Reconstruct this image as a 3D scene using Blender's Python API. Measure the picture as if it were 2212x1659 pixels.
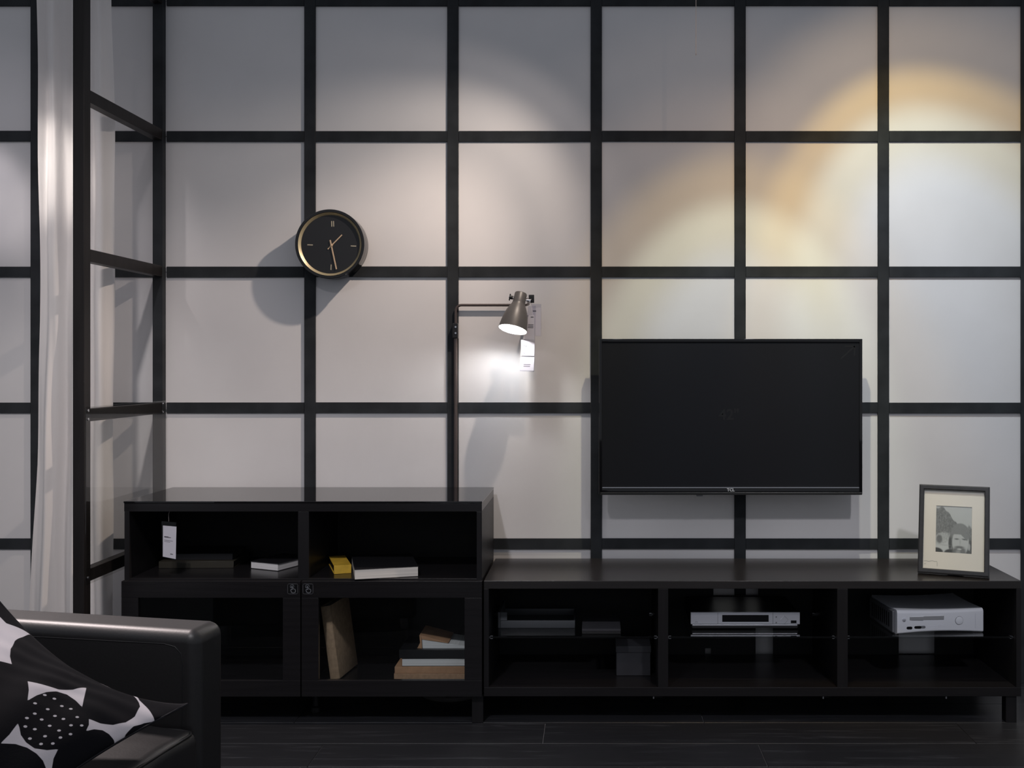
import bpy, bmesh, math, random
import numpy as np
from mathutils import Vector, Matrix

for o in list(bpy.data.objects):
    bpy.data.objects.remove(o, do_unlink=True)
scene = bpy.context.scene
C = scene.collection
PI = math.pi
random.seed(7)

# ------------------------------------------------------------------ camera
F, PX, PY, EYE = 2219.0, 1285.0, 790.0, 1.197
W_IMG, H_IMG = 2212.0, 1659.0
cam = bpy.data.cameras.new('camera')
cam.sensor_fit = 'HORIZONTAL'
cam.sensor_width = 36.0
cam.lens = 36.0 * F / W_IMG
cam.shift_x = -(PX - W_IMG / 2) / W_IMG
cam.shift_y = (PY - H_IMG / 2) / W_IMG
cam.clip_start = 0.02
cam_o = bpy.data.objects.new('camera', cam)
cam_o.location = (0, 0, EYE)
cam_o.rotation_euler = (PI / 2, 0, 0)
C.objects.link(cam_o)
scene.camera = cam_o

# ------------------------------------------------------------------ world, exposure
scene.view_settings.view_transform = 'Standard'
scene.view_settings.look = 'None'
scene.view_settings.gamma = 1.0
scene.view_settings.exposure = 0.0
scene.view_settings.use_curve_mapping = False
world = bpy.data.worlds.new('shop_ambient')
scene.world = world
world.use_nodes = True
bg = world.node_tree.nodes['Background']
bg.inputs[0].default_value = (0.86, 0.90, 1.0, 1)
bg.inputs[1].default_value = 0.285

# ------------------------------------------------------------------ spot lights: the shop's ceiling track, plus added unseen fill spots
def spot(name, loc, target, watts, stops, radius=0.02, cone=150):
    """A spot light with the beam profile `stops`: (degrees off axis, r, g, b)."""
    d = bpy.data.lights.new(name, 'SPOT')
    d.energy = watts
    d.spot_size = math.radians(cone)
    d.spot_blend = 0.15
    d.shadow_soft_size = radius
    o = bpy.data.objects.new(name, d)
    o.location = loc
    ax = (Vector(target) - Vector(loc)).normalized()
    o.rotation_euler = ax.to_track_quat('-Z', 'Y').to_euler()
    C.objects.link(o)
    d.use_nodes = True
    nt = d.node_tree
    nt.nodes.clear()
    out = nt.nodes.new('ShaderNodeOutputLight')
    em = nt.nodes.new('ShaderNodeEmission')
    geo = nt.nodes.new('ShaderNodeNewGeometry')
    dot = nt.nodes.new('ShaderNodeVectorMath'); dot.operation = 'DOT_PRODUCT'
    dot.inputs[1].default_value = ax
    ab = nt.nodes.new('ShaderNodeMath'); ab.operation = 'ABSOLUTE'
    ac = nt.nodes.new('ShaderNodeMath'); ac.operation = 'ARCCOSINE'
    dv = nt.nodes.new('ShaderNodeMath'); dv.operation = 'DIVIDE'; dv.inputs[1].default_value = PI / 2
    rp = nt.nodes.new('ShaderNodeValToRGB')
    rp.color_ramp.interpolation = 'EASE'
    els = rp.color_ramp.elements
    while len(els) < len(stops):
        els.new(0.5)
    for e, s in zip(els, stops):
        e.position = s[0] / 90.0
        e.color = (s[1], s[2], s[3], 1)
    L = nt.links.new
    L(geo.outputs['Incoming'], dot.inputs[0]); L(dot.outputs['Value'], ab.inputs[0])
    L(ab.outputs[0], ac.inputs[0]); L(ac.outputs[0], dv.inputs[0]); L(dv.outputs[0], rp.inputs[0])
    L(rp.outputs[0], em.inputs[0]); L(em.outputs[0], out.inputs[0])
    return o

WALL = 3.880          # front of the white panels
spot('track_spot_clock', (0.0, WALL - 0.58, 2.52), (-1.50, WALL, 0.45), 72,
     [(0, 1.55, 1.27, 1.06), (16, 1.15, .95, .80), (30, .36, .305, .26), (44, .035, .03, .027), (54, .0, .0, .0)])
spot('track_spot_tv', (0.50, WALL - 1.1, 2.66), (0.53, WALL, 1.06), 86,
     [(0, .98, 1.0, .95), (9, .97, .98, .90), (15, .82, .75, .50), (20, .38, .26, .12), (27, .12, .085, .06), (40, .03, .023, .018), (52, .0, .0, .0)])
spot('track_spot_photo', (0.84, WALL - 0.9, 2.85), (1.43, WALL, 1.25), 94,
     [(0, 1.18, 1.27, 1.33), (12, .98, 1.03, 1.03), (19, .80, .76, .56), (25, .50, .34, .13), (31, .13, .095, .06), (46, .0, .0, .0)])
spot('track_spot_curtain', (-2.35, 2.40, 2.80), (-1.955, 3.58, 1.92), 150,
     [(0, 1, .92, .86), (3.5, .80, .73, .68), (7, .16, .145, .14), (12, 0, 0, 0), (45, 0, 0, 0)])
spot('fill_spot_far_left', (-1.2, 1.0, 3.1), (-1.95, 3.60, 0.80), 170,  # unseen fill, added to brighten the curtain and left wall
     [(0, 1, .91, .89), (8, .85, .78, .76), (14, .32, .29, .29), (20, .06, .055, .055), (28, 0, 0, 0)], radius=.05)
spot('track_spot_left', (-2.55, 2.90, 2.90), (-2.27, WALL, 1.84), 55,
     [(0, 1, .90, .92), (3, .8, .72, .74), (7, .10, .09, .095), (25, 0, 0, 0)])
spot('fill_spot_side', (-2.45, 3.25, 2.70), (-1.05, 2.05, 0.65), 320,  # unseen spot, added to put a sheen on the sofa arm
     [(0, 1, .86, .84), (12, .9, .78, .76), (20, .15, .13, .13), (30, 0, 0, 0)], radius=.10)
spot('fill_spot_sofa', (-1.10, 1.1, 3.0), (-0.95, 1.95, 0.5), 30,  # added overhead fill that lifts the cushion and leather
     [(0, 1, .92, .92), (12, .9, .83, .83), (18, .2, .18, .18), (30, 0, 0, 0)], radius=.05)
for nm, lx, tx, en in (('fill_spot_left', -0.9, -0.75, 165), ('fill_spot_right', 1.2, 1.0, 140)):  # two unseen front fills, added to brighten the furniture fronts
    spot(nm, (lx, 0.8, 3.1), (tx, 3.40, 0.12), en,
         [(0, .95, .93, .97), (9, .92, .90, .94), (14, .36, .35, .37), (20, .06, .06, .065), (30, 0, 0, 0)], radius=.08)

# ------------------------------------------------------------------ helpers
def P(x, y, D):
    """Point at depth D seen at pixel (x, y)."""
    return Vector(((x - PX) * D / F, D, EYE + (PY - y) * D / F))

def box(bm, x0, x1, y0, y1, z0, z1, bev=0.0, seg=2, M=None):
    r = bmesh.ops.create_cube(bm, size=1.0)
    vs = r['verts']
    for v in vs:
        v.co = Vector(((x0 + x1) / 2 + v.co.x * (x1 - x0), (y0 + y1) / 2 + v.co.y * (y1 - y0), (z0 + z1) / 2 + v.co.z * (z1 - z0)))
    if bev > 0:
        es = list({e for v in vs for e in v.link_edges})
        r2 = bmesh.ops.bevel(bm, geom=es, offset=bev, segments=seg, affect='EDGES', profile=0.5, clamp_overlap=True)
        vs = list({v for f in r2['faces'] for v in f.verts} | {v for v in vs if v.is_valid})
    if M is not None:
        bmesh.ops.transform(bm, matrix=M, verts=vs)
    return vs

def lathe(bm, prof, n=40, M=None, cap0=False, cap1=False):
    rings = []
    for r, z in prof:
        rings.append([bm.verts.new((r * math.cos(2 * PI * k / n), r * math.sin(2 * PI * k / n), z)) for k in range(n)])
    for a, b in zip(rings, rings[1:]):
        for k in range(n):
            bm.faces.new((a[k], a[(k + 1) % n], b[(k + 1) % n], b[k]))
    if cap0:
        bm.faces.new(list(reversed(rings[0])))
    if cap1:
        bm.faces.new(rings[-1])
    vs = [v for r in rings for v in r]
    if M is not None:
        bmesh.ops.transform(bm, matrix=M, verts=vs)
    return vs

def tube(bm, pts, r, n=12, M=None):
    pts = [Vector(p) for p in pts]
    up = None
    rings = []
    for i, p in enumerate(pts):
        t = (pts[min(i + 1, len(pts) - 1)] - pts[max(i - 1, 0)]).normalized()
        if up is None:
            up = Vector((0, 0, 1)) if abs(t.z) < .9 else Vector((1, 0, 0))
        s = t.cross(up).normalized()
        up = s.cross(t).normalized()
        rr = r[i] if isinstance(r, (list, tuple)) else r
        rings.append([bm.verts.new(p + s * rr * math.cos(2 * PI * k / n) + up * rr * math.sin(2 * PI * k / n)) for k in range(n)])
    for a, b in zip(rings, rings[1:]):
        for k in range(n):
            bm.faces.new((a[k], a[(k + 1) % n], b[(k + 1) % n], b[k]))
    bm.faces.new(list(reversed(rings[0]))); bm.faces.new(rings[-1])
    vs = [v for q in rings for v in q]
    if M is not None:
        bmesh.ops.transform(bm, matrix=M, verts=vs)
    return vs

def prism(bm, poly, d, M=None):
    """poly in xy, extruded from z=0 to z=d."""
    a = [bm.verts.new((x, y, 0)) for x, y in poly]
    b = [bm.verts.new((x, y, d)) for x, y in poly]
    n = len(poly)
    bm.faces.new(list(reversed(a))); bm.faces.new(b)
    for k in range(n):
        bm.faces.new((a[k], a[(k + 1) % n], b[(k + 1) % n], b[k]))
    if M is not None:
        bmesh.ops.transform(bm, matrix=M, verts=a + b)
    return a + b

def obj(name, bm, mat, parent=None, smooth=None, loc=None, hard=False):
    bmesh.ops.recalc_face_normals(bm, faces=bm.faces[:])
    me = bpy.data.meshes.new(name)
    bm.to_mesh(me); bm.free()
    me.materials.append(mat)
    if smooth:
        me.polygons.foreach_set('use_smooth', [True] * len(me.polygons))
        try:
            me.set_sharp_from_angle(angle=math.radians(smooth))
        except Exception:
            pass
    o = bpy.data.objects.new(name, me)
    C.objects.link(o)
    if parent is not None:
        o.parent = parent
    if loc is not None:
        o.location = loc
    if smooth and hard:
        wn = o.modifiers.new('face_weighted_normals', 'WEIGHTED_NORMAL'); wn.keep_sharp = True; wn.weight = 100
    return o

def bxo(name, mat, parent, *boxes, bev=0.0, smooth=None):
    bm = bmesh.new()
    for b in boxes:
        box(bm, *b, bev=bev)
    return obj(name, bm, mat, parent, smooth=smooth)

def tag(o, label, cat=None, group=None, kind=None):
    o['label'] = label
    if cat: o['category'] = cat
    if group: o['group'] = group
    if kind: o['kind'] = kind
    return o

def thing(name, label, cat, loc=(0, 0, 0), rotz=0.0, group=None):
    o = bpy.data.objects.new(name, None)
    o.empty_display_size = 0.05
    o.location = loc
    o.rotation_euler = (0, 0, rotz)
    C.objects.link(o)
    return tag(o, label, cat, group)

def text_mesh(bm, s, size, M, depth=0.0004, bold=0.0, align='CENTER'):
    cu = bpy.data.curves.new('lettering', 'FONT')
    cu.body = s; cu.size = size; cu.extrude = depth; cu.offset = bold
    cu.align_x = align; cu.align_y = 'CENTER'
    to = bpy.data.objects.new('lettering', cu)
    C.objects.link(to)
    dg = bpy.context.evaluated_depsgraph_get()
    me = bpy.data.meshes.new_from_object(to.evaluated_get(dg))
    me.transform(M)
    bm.from_mesh(me)
    bpy.data.objects.remove(to); bpy.data.curves.remove(cu); bpy.data.meshes.remove(me)

# xy-plane drawing placed upright, facing the camera (-y): x->x, y->z, z->-y
def upright(x, y, z):
    return Matrix.Translation((x, y, z)) @ Matrix(((1, 0, 0, 0), (0, 0, -1, 0), (0, 1, 0, 0), (0, 0, 0, 1)))

# ------------------------------------------------------------------ materials
def mat(name, col, rough=.5, metal=0.0, spec=.5, var=0.0, scale=(30, 30, 30), bump=0.0, col2=None, detail=4, coat=0.0, sheen=0.0):
    m = bpy.data.materials.new(name)
    m.use_nodes = True
    nt = m.node_tree
    b = nt.nodes['Principled BSDF']
    b.inputs['Base Color'].default_value = (*col, 1)
    b.inputs['Roughness'].default_value = rough
    b.inputs['Metallic'].default_value = metal
    b.inputs['Specular IOR Level'].default_value = spec
    b.inputs['Coat Weight'].default_value = coat
    b.inputs['Coat Roughness'].default_value = .08
    b.inputs['Sheen Weight'].default_value = sheen
    tc = nt.nodes.new('ShaderNodeTexCoord')
    mp = nt.nodes.new('ShaderNodeMapping'); mp.inputs['Scale'].default_value = scale
    nz = nt.nodes.new('ShaderNodeTexNoise'); nz.inputs['Scale'].default_value = 1.0; nz.inputs['Detail'].default_value = detail
    nt.links.new(tc.outputs['Object'], mp.inputs[0]); nt.links.new(mp.outputs[0], nz.inputs['Vector'])
    if var > 0 or col2:
        mx = nt.nodes.new('ShaderNodeMix'); mx.data_type = 'RGBA'
        c2 = col2 or tuple(c * (1 - var) for c in col)
        mx.inputs[6].default_value = (*c2, 1); mx.inputs[7].default_value = (*col, 1)
        rp = nt.nodes.new('ShaderNodeMapRange')
        rp.inputs[1].default_value = .35; rp.inputs[2].default_value = .65
        nt.links.new(nz.outputs['Fac'], rp.inputs[0]); nt.links.new(rp.outputs[0], mx.inputs[0])
        nt.links.new(mx.outputs[2], b.inputs['Base Color'])
    if bump > 0:
        bp = nt.nodes.new('ShaderNodeBump'); bp.inputs['Strength'].default_value = bump; bp.inputs['Distance'].default_value = .002
        nt.links.new(nz.outputs['Fac'], bp.inputs['Height']); nt.links.new(bp.outputs[0], b.inputs['Normal'])
    return m

def glass(name, tint=(1, 1, 1), ior=1.5, rough=0.0, trans=(1, 1, 1)):
    """thin clear sheet: transparent, with a fresnel reflection"""
    m = bpy.data.materials.new(name)
    m.use_nodes = True
    nt = m.node_tree
    nt.nodes.clear()
    out = nt.nodes.new('ShaderNodeOutputMaterial')
    tr = nt.nodes.new('ShaderNodeBsdfTransparent'); tr.inputs[0].default_value = (*trans, 1)
    gl = nt.nodes.new('ShaderNodeBsdfGlossy'); gl.inputs[0].default_value = (*tint, 1); gl.inputs['Roughness'].default_value = rough
    fr = nt.nodes.new('ShaderNodeFresnel'); fr.inputs[0].default_value = ior
    mx = nt.nodes.new('ShaderNodeMixShader')
    ge = nt.nodes.new('ShaderNodeNewGeometry')
    iv = nt.nodes.new('ShaderNodeMath'); iv.operation = 'SUBTRACT'; iv.inputs[0].default_value = 1.0
    mu = nt.nodes.new('ShaderNodeMath'); mu.operation = 'MULTIPLY'
    nt.links.new(ge.outputs['Backfacing'], iv.inputs[1]); nt.links.new(iv.outputs[0], mu.inputs[0]); nt.links.new(fr.outputs[0], mu.inputs[1])
    nt.links.new(mu.outputs[0], mx.inputs[0]); nt.links.new(tr.outputs[0], mx.inputs[1]); nt.links.new(gl.outputs[0], mx.inputs[2])
    nt.links.new(mx.outputs[0], out.inputs[0])
    return m

def emit(name, col, s):
    m = bpy.data.materials.new(name)
    m.use_nodes = True
    b = m.node_tree.nodes['Principled BSDF']
    b.inputs['Emission Color'].default_value = (*col, 1)
    b.inputs['Emission Strength'].default_value = s
    return m

M_panel = mat('white_wall_paint', (.70, .69, .70), .62, spec=.25, var=.03, scale=(6, 6, 6), bump=.05)
M_batten = mat('black_batten_paint', (.0345, .0380, .0425), .50, spec=.08, var=.35, scale=(9, 9, 9), bump=.06)
M_post = mat('dark_brown_post_stain', (.016, .0135, .0135), .45, spec=.25, var=.35, scale=(40, 40, 4), bump=.06)
M_wood = mat('black_brown_veneer', (.0132, .0122, .0135), .26, spec=.40, var=.2, scale=(4, 60, 90), bump=.03)
M_wood_v = mat('black_brown_veneer_upright', (.0112, .0104, .0118), .42, spec=.35, var=.2, scale=(90, 60, 4), bump=.05)
M_woodtop = mat('black_brown_veneer_top', (.018, .0152, .015), .27, spec=.9, var=.3, scale=(4, 60, 90), bump=.03)
M_blackglass = mat('black_glass_top', (.006, .006, .007), .02, spec=.5)
M_inner = mat('black_cabinet_back', (.008, .008, .009), .6, spec=.3, var=.2)
M_glass = glass('clear_shelf_glass', trans=(.93, .95, .95))
M_acrylic = glass('acrylic_screen', trans=(.93, .93, .92), rough=.02)
M_sleeve = glass('clear_plastic_sleeve', trans=(.86, .86, .90), rough=.15, ior=1.6)
M_chrome = mat('bright_metal', (.75, .75, .78), .18, metal=1.0)
M_tray_chrome = mat('satin_chrome_drawer', (.85, .85, .88), .32, metal=.9)
M_silver = mat('silver_plastic', (.80, .81, .88), .40, metal=.8)
M_white_pl = mat('matte_white_plastic', (.74, .76, .82), .42)
M_grey_pl = mat('grey_plastic', (.15, .155, .17), .45)
M_black_pl = mat('black_plastic', (.010, .010, .011), .35)
M_gloss = mat('gloss_black_bezel', (.004, .004, .005), .06, spec=.6)
M_screen = mat('matte_screen', (.0042, .0048, .0078), .5, spec=.3)
M_screenmark = mat('screen_film_mark', (.0095, .0100, .0125), .5, spec=.3)
M_gold = mat('brass_ring', (.80, .68, .44), .36, metal=.75)
M_goldhand = mat('pale_brass_hands', (.62, .45, .30), .45, metal=.3)
M_clockmark = mat('cream_hour_mark', (.42, .38, .29), .6)
M_clockface = mat('black_clock_face', (.010, .011, .014), .5)
M_clockbody = mat('gloss_black_clock_case', (.008, .008, .009), .14, spec=.6)
M_lampgrey = mat('dark_grey_lamp_enamel', (.085, .080, .078), .42, var=.08, scale=(60, 60, 60), bump=.03)
M_lampin = mat('white_lamp_inside', (.85, .85, .85), .5)
M_steel = mat('brushed_lamp_pole', (.12, .095, .088), .32, metal=.6)
M_curtain = None
M_paper = mat('white_paper', (.84, .82, .83), .7)
M_print = mat('dark_print', (.12, .11, .12), .7)
M_leather = mat('black_leather', (.015, .0142, .0150), 0.45, spec=.65, var=.25, scale=(220, 220, 220), bump=.08)
M_seam = mat('leather_seam', (.006, .006, .007), .5)
M_page = mat('book_pages', (.82, .77, .71), .8, var=.25, scale=(2, 2, 700))
M_pagew = mat('white_book_pages', (.84, .82, .82), .8, var=.18, scale=(2, 2, 700))
M_bk_black = mat('black_book_cover', (.012, .012, .014), .35)
M_bk_olive = mat('dark_olive_cover', (.030, .027, .020), .5)
M_bk_yellow = mat('yellow_book_cover', (.74, .46, .05), .5, var=.2)
M_bk_brown = mat('brown_cloth_cover', (.50, .30, .18), .7, var=.2, scale=(90, 90, 90), bump=.1)
M_bk_tan = mat('tan_cloth_cover', (.50, .34, .22), .75, var=.22, scale=(70, 70, 70), bump=.12)
M_bk_rust = mat('rust_paper_cover', (.54, .30, .17), .7, var=.2)
M_boxgrey = mat('charcoal_card_box', (.035, .035, .042), .7, var=.15)
M_tray = mat('dark_grey_tray', (.055, .060, .068), .5)
M_frame = mat('black_grey_frame', (.030, .031, .035), .36, spec=.6, var=.2, scale=(60, 60, 60), bump=.05)
M_passe = mat('cream_mount', (.92, .82, .74), .8)
M_sticker = mat('sticker_black', (.006, .006, .007), .3)
M_stickmark = mat('sticker_grey_mark', (.17, .18, .20), .5)
M_stickrim = mat('sticker_grey_rim', (.05, .05, .055), .5)
M_wire = mat('steel_wire', (.42, .38, .36), .4, metal=.5)
M_logo = mat('silver_logo', (.55, .56, .60), .4)

def floor_material():
    m = mat('dark_floor_plank', (.020, .0205, .024), .42, spec=.4)
    nt = m.node_tree
    b = nt.nodes['Principled BSDF']
    tc = nt.nodes.new('ShaderNodeTexCoord')
    oi = nt.nodes.new('ShaderNodeObjectInfo')
    ad = nt.nodes.new('ShaderNodeVectorMath'); ad.operation = 'MULTIPLY_ADD'
    ad.inputs[1].default_value = (1, 1, 1)
    cb = nt.nodes.new('ShaderNodeCombineXYZ')
    ml = nt.nodes.new('ShaderNodeMath'); ml.operation = 'MULTIPLY'; ml.inputs[1].default_value = 37.0
    nt.links.new(oi.outputs['Random'], ml.inputs[0]); nt.links.new(ml.outputs[0], cb.inputs[0]); nt.links.new(ml.outputs[0], cb.inputs[1])
    nt.links.new(tc.outputs['Object'], ad.inputs[0]); nt.links.new(cb.outputs[0], ad.inputs[2])
    mp = nt.nodes.new('ShaderNodeMapping'); mp.inputs['Scale'].default_value = (2.2, 26, 1)
    n1 = nt.nodes.new('ShaderNodeTexNoise'); n1.inputs['Scale'].default_value = 1; n1.inputs['Detail'].default_value = 6; n1.inputs['Roughness'].default_value = .65
    mp2 = nt.nodes.new('ShaderNodeMapping'); mp2.inputs['Scale'].default_value = (5, 70, 1)
    n2 = nt.nodes.new('ShaderNodeTexNoise'); n2.inputs['Scale'].default_value = 1; n2.inputs['Detail'].default_value = 8; n2.inputs['Distortion'].default_value = 1.2
    nt.links.new(ad.outputs[0], mp.inputs[0]); nt.links.new(ad.outputs[0], mp2.inputs[0])
    nt.links.new(mp.outputs[0], n1.inputs['Vector']); nt.links.new(mp2.outputs[0], n2.inputs['Vector'])
    r1 = nt.nodes.new('ShaderNodeMapRange'); r1.inputs[1].default_value = .50; r1.inputs[2].default_value = .78
    r2 = nt.nodes.new('ShaderNodeMapRange'); r2.inputs[1].default_value = .45; r2.inputs[2].default_value = .75
    nt.links.new(n1.outputs['Fac'], r1.inputs[0]); nt.links.new(n2.outputs['Fac'], r2.inputs[0])
    mu = nt.nodes.new('ShaderNodeMath'); mu.operation = 'MULTIPLY'
    nt.links.new(r1.outputs[0], mu.inputs[0]); nt.links.new(r2.outputs[0], mu.inputs[1])
    mx = nt.nodes.new('ShaderNodeMix'); mx.data_type = 'RGBA'
    mx.inputs[6].default_value = (.0170, .0175, .0205, 1); mx.inputs[7].default_value = (.095, .098, .110, 1)
    nt.links.new(mu.outputs[0], mx.inputs[0]); nt.links.new(mx.outputs[2], b.inputs['Base Color'])
    bp = nt.nodes.new('ShaderNodeBump'); bp.inputs['Strength'].default_value = .25; bp.inputs['Distance'].default_value = .001
    nt.links.new(n2.outputs['Fac'], bp.inputs['Height']); nt.links.new(bp.outputs[0], b.inputs['Normal'])
    return m
M_floor = floor_material()
M_joint = mat('floor_joint_glint', (.20, .20, .22), .6)  # pale joint colour stands in for light caught on plank bevels

def curtain_material():
    m = bpy.data.materials.new('sheer_white_curtain')
    m.use_nodes = True
    nt = m.node_tree
    nt.nodes.clear()
    out = nt.nodes.new('ShaderNodeOutputMaterial')
    df = nt.nodes.new('ShaderNodeBsdfDiffuse'); df.inputs[0].default_value = (.88, .85, .84, 1)
    tl = nt.nodes.new('ShaderNodeBsdfTranslucent'); tl.inputs[0].default_value = (.88, .84, .82, 1)
    mx = nt.nodes.new('ShaderNodeMixShader'); mx.inputs[0].default_value = .25
    tc = nt.nodes.new('ShaderNodeTexCoord')
    mp = nt.nodes.new('ShaderNodeMapping'); mp.inputs['Scale'].default_value = (60, 60, 7)
    nz = nt.nodes.new('ShaderNodeTexNoise'); nz.inputs['Scale'].default_value = 1; nz.inputs['Detail'].default_value = 3
    bp = nt.nodes.new('ShaderNodeBump'); bp.inputs['Strength'].default_value = .35; bp.inputs['Distance'].default_value = .004
    L = nt.links.new
    L(tc.outputs['Object'], mp.inputs[0]); L(mp.outputs[0], nz.inputs['Vector']); L(nz.outputs['Fac'], bp.inputs['Height'])
    L(bp.outputs[0], df.inputs['Normal'])
    L(df.outputs[0], mx.inputs[1]); L(tl.outputs[0], mx.inputs[2]); L(mx.outputs[0], out.inputs[0])
    return m
M_curtain = curtain_material()

# ------------------------------------------------------------------ floor
fl = bxo('floor', M_joint, None, (-3.6, 2.7, -1.2, 3.98, -.05, -.004))
tag(fl, 'dark grey wood plank floor with worn pale grain', kind='structure')
PLW, PLL = .190, 1.375
def plank_mesh(w):
    bm = bmesh.new()
    box(bm, -w / 2, w / 2, -PLW / 2 + .0009, PLW / 2 - .0009, -.006, 0, bev=.0012, seg=1)
    bmesh.ops.recalc_face_normals(bm, faces=bm.faces[:])
    me = bpy.data.meshes.new('plank'); bm.to_mesh(me); bm.free(); me.materials.append(M_floor)
    return me
pm = plank_mesh(PLL - .0022)
offs = {0: -.166, 1: -.858}       # first row behind / in front of the joint at y = 3.255
y0 = 3.255
for r in range(-3, 23):
    yc = y0 + PLW / 2 - r * PLW
    if yc > 3.98 or yc < -1.1: continue
    off = offs.get(r, -.166 + ((r * .613) % 1.0) * PLL)
    k = math.floor((-3.5 - off) / PLL)
    while True:
        xa = off + k * PLL
        k += 1
        if xa > 2.6: break
        p = bpy.data.objects.new('plank', pm)
        C.objects.link(p); p.parent = fl
        p.location = (xa + PLL / 2, yc, 0)

# ------------------------------------------------------------------ back wall: white panels in a grid of black battens
HZ = [EYE + (PY - y) * 3.872 / F for y in (1.0, 294, 587, 881, 1175)] + [.030]      # batten heights
VX = [(x - PX) * 3.872 / F for x in (-197, 78, 347, 669, 978.5, 1288, 1599, 1909, 2218)] + [2.17, 2.6]
wall = bxo('wall_back', M_panel, None, (-3.2, 2.65, 3.8885, 3.98, 0, 3.2))
tag(wall, 'white panelled wall behind a grid of black battens', kind='structure')
xs = [-3.15] + VX
zs = [3.12] + HZ
for i in range(len(xs) - 1):
    for j in range(len(zs) - 1):
        bm = bmesh.new()
        x0, x1, z1, z0 = xs[i], xs[i + 1], zs[j], zs[j + 1]
        box(bm, x0 + .001 - (x0 + x1) / 2, x1 - .001 - (x0 + x1) / 2, -.004, .0042, z0 + .001 - (z0 + z1) / 2, z1 - .001 - (z0 + z1) / 2)
        obj('panel', bm, M_panel, wall, loc=((x0 + x1) / 2, WALL + .004, (z0 + z1) / 2))
VW, HW, BT = .0425, .040, .0080
for i, x in enumerate(VX):
    if i == 2: continue                       # the partition's post stands here
    bm = bmesh.new()
    j = random.uniform(-.0008, .0008)
    box(bm, -VW / 2, VW / 2, -BT, 0, 0, 3.12, bev=.001, seg=1)
    obj('upright_batten', bm, M_batten, wall, loc=(x + j, WALL, 0))
for z in zs[1:]:
    for i in range(len(xs) - 1):
        x0 = xs[i] + (VW / 2 if i > 0 else 0); x1 = xs[i + 1] - VW / 2
        if i in (2, 3):       # beside the corner post
            if i == 2: x1 = xs[3] - .021
            else: x0 = xs[3] + .021
        bm = bmesh.new()
        w = x1 - x0 - .0008
        box(bm, -w / 2, w / 2, -BT + .0006, 0, -HW / 2, HW / 2, bev=.001, seg=1)
        obj('cross_batten', bm, M_batten, wall, loc=((x0 + x1) / 2, WALL, z + random.uniform(-.0008, .0008)))

# ------------------------------------------------------------------ lattice partition with an acrylic screen
XR, XL = -1.620, -1.656
part = thing('lattice_partition', 'dark open lattice partition standing out from the wall beside the curtain', 'partition', (-1.638, 3.56, 0))
def lp(x0, x1, y0, y1, z0, z1):
    return (x0 + 1.638, x1 + 1.638, y0 - 3.56, y1 - 3.56, z0, z1)
bxo('post', M_post, part, lp(XL, XR, 3.258, 3.300, 0, 3.0), bev=.0015)
bxo('post', M_batten, part, lp(XL - .002, XR, 3.850, 3.8795, 0, 3.0), bev=.0015)
for z in HZ[:5]:
    bxo('rail', M_post, part, lp(XL + .001, XR - .001, 3.3003, 3.8497, z - .020, z + .020), bev=.0015)
zt, zb = HZ[3] + .028, HZ[4] - .026
scr = bxo('acrylic_screen', M_acrylic, part, lp(XR + .0006, XR + .0046, 3.262, 3.8695, zb, zt))
for yy in (3.274, 3.842):
    for zz in (HZ[3] + .016, HZ[3] - .012, HZ[4] - .004):
        bm = bmesh.new()
        lathe(bm, [(.0045, 0), (.0045, .002), (.002, .0032)], 14, Matrix.Translation((XR + .0046 + 1.638, yy - 3.56, zz)) @ Matrix.Rotation(PI / 2, 4, 'Y'), True, True)
        obj('screw_cap', bm, M_chrome, scr, smooth=40)

# ------------------------------------------------------------------ curtain
def interp(z, pts):
    if z >= pts[0][0]: return pts[0][1]
    for (za, va), (zb_, vb) in zip(pts, pts[1:]):
        if z >= zb_:
            return va + (vb - va) * (za - z) / (za - zb_)
    return pts[-1][1]
def curtain():
    D = 3.60
    zl = lambda py: EYE + (PY - py) * D / F
    xl = lambda px: (px - PX) * D / F
    left = [(zl(0), xl(82)), (zl(700), xl(82)), (zl(1000), xl(74)), (zl(1310), xl(60)), (0.0, xl(50))]
    right = [(zl(0), xl(239)), (zl(280), xl(244)), (zl(560), xl(243)), (zl(1000), xl(238)), (zl(1310), xl(240)), (0.0, xl(240))]
    NS, NZ = 150, 46
    verts, faces = [], []
    for j in range(NZ + 1):
        z = 2.95 - (2.95 - .02) * j / NZ
        a, b = interp(z, left), interp(z, right)
        fl_ = 1.0 + .35 * (2.95 - z) / 2.9
        for i in range(NS + 1):
            s = i / NS
            ph = .25 * math.sin(1.7 * z + 5 * s)
            y = D + .016 * fl_ * math.sin(2 * PI * (3.1 * s + .10 * math.sin(1.3 * z)) + ph) + .0035 * math.sin(2 * PI * 8 * s + 2.1 * z) * (1 - .4 * s)
            x = a + (b - a) * s
            y += .004 * math.sin(9 * z + 14 * s)
            verts.append((x + 1.82, y - D, z))
    for j in range(NZ):
        for i in range(NS):
            k = j * (NS + 1) + i
            faces.append((k, k + 1, k + NS + 2, k + NS + 1))
    me = bpy.data.meshes.new('curtain')
    me.from_pydata(verts, [], faces)
    me.materials.append(M_curtain)
    me.polygons.foreach_set('use_smooth', [True] * len(me.polygons))
    o = bpy.data.objects.new('curtain', me)
    o.location = (-1.82, D, 0)
    C.objects.link(o)
    tag(o, 'long sheer white curtain gathered in folds behind the dark partition post', 'curtain')
curtain()

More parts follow.
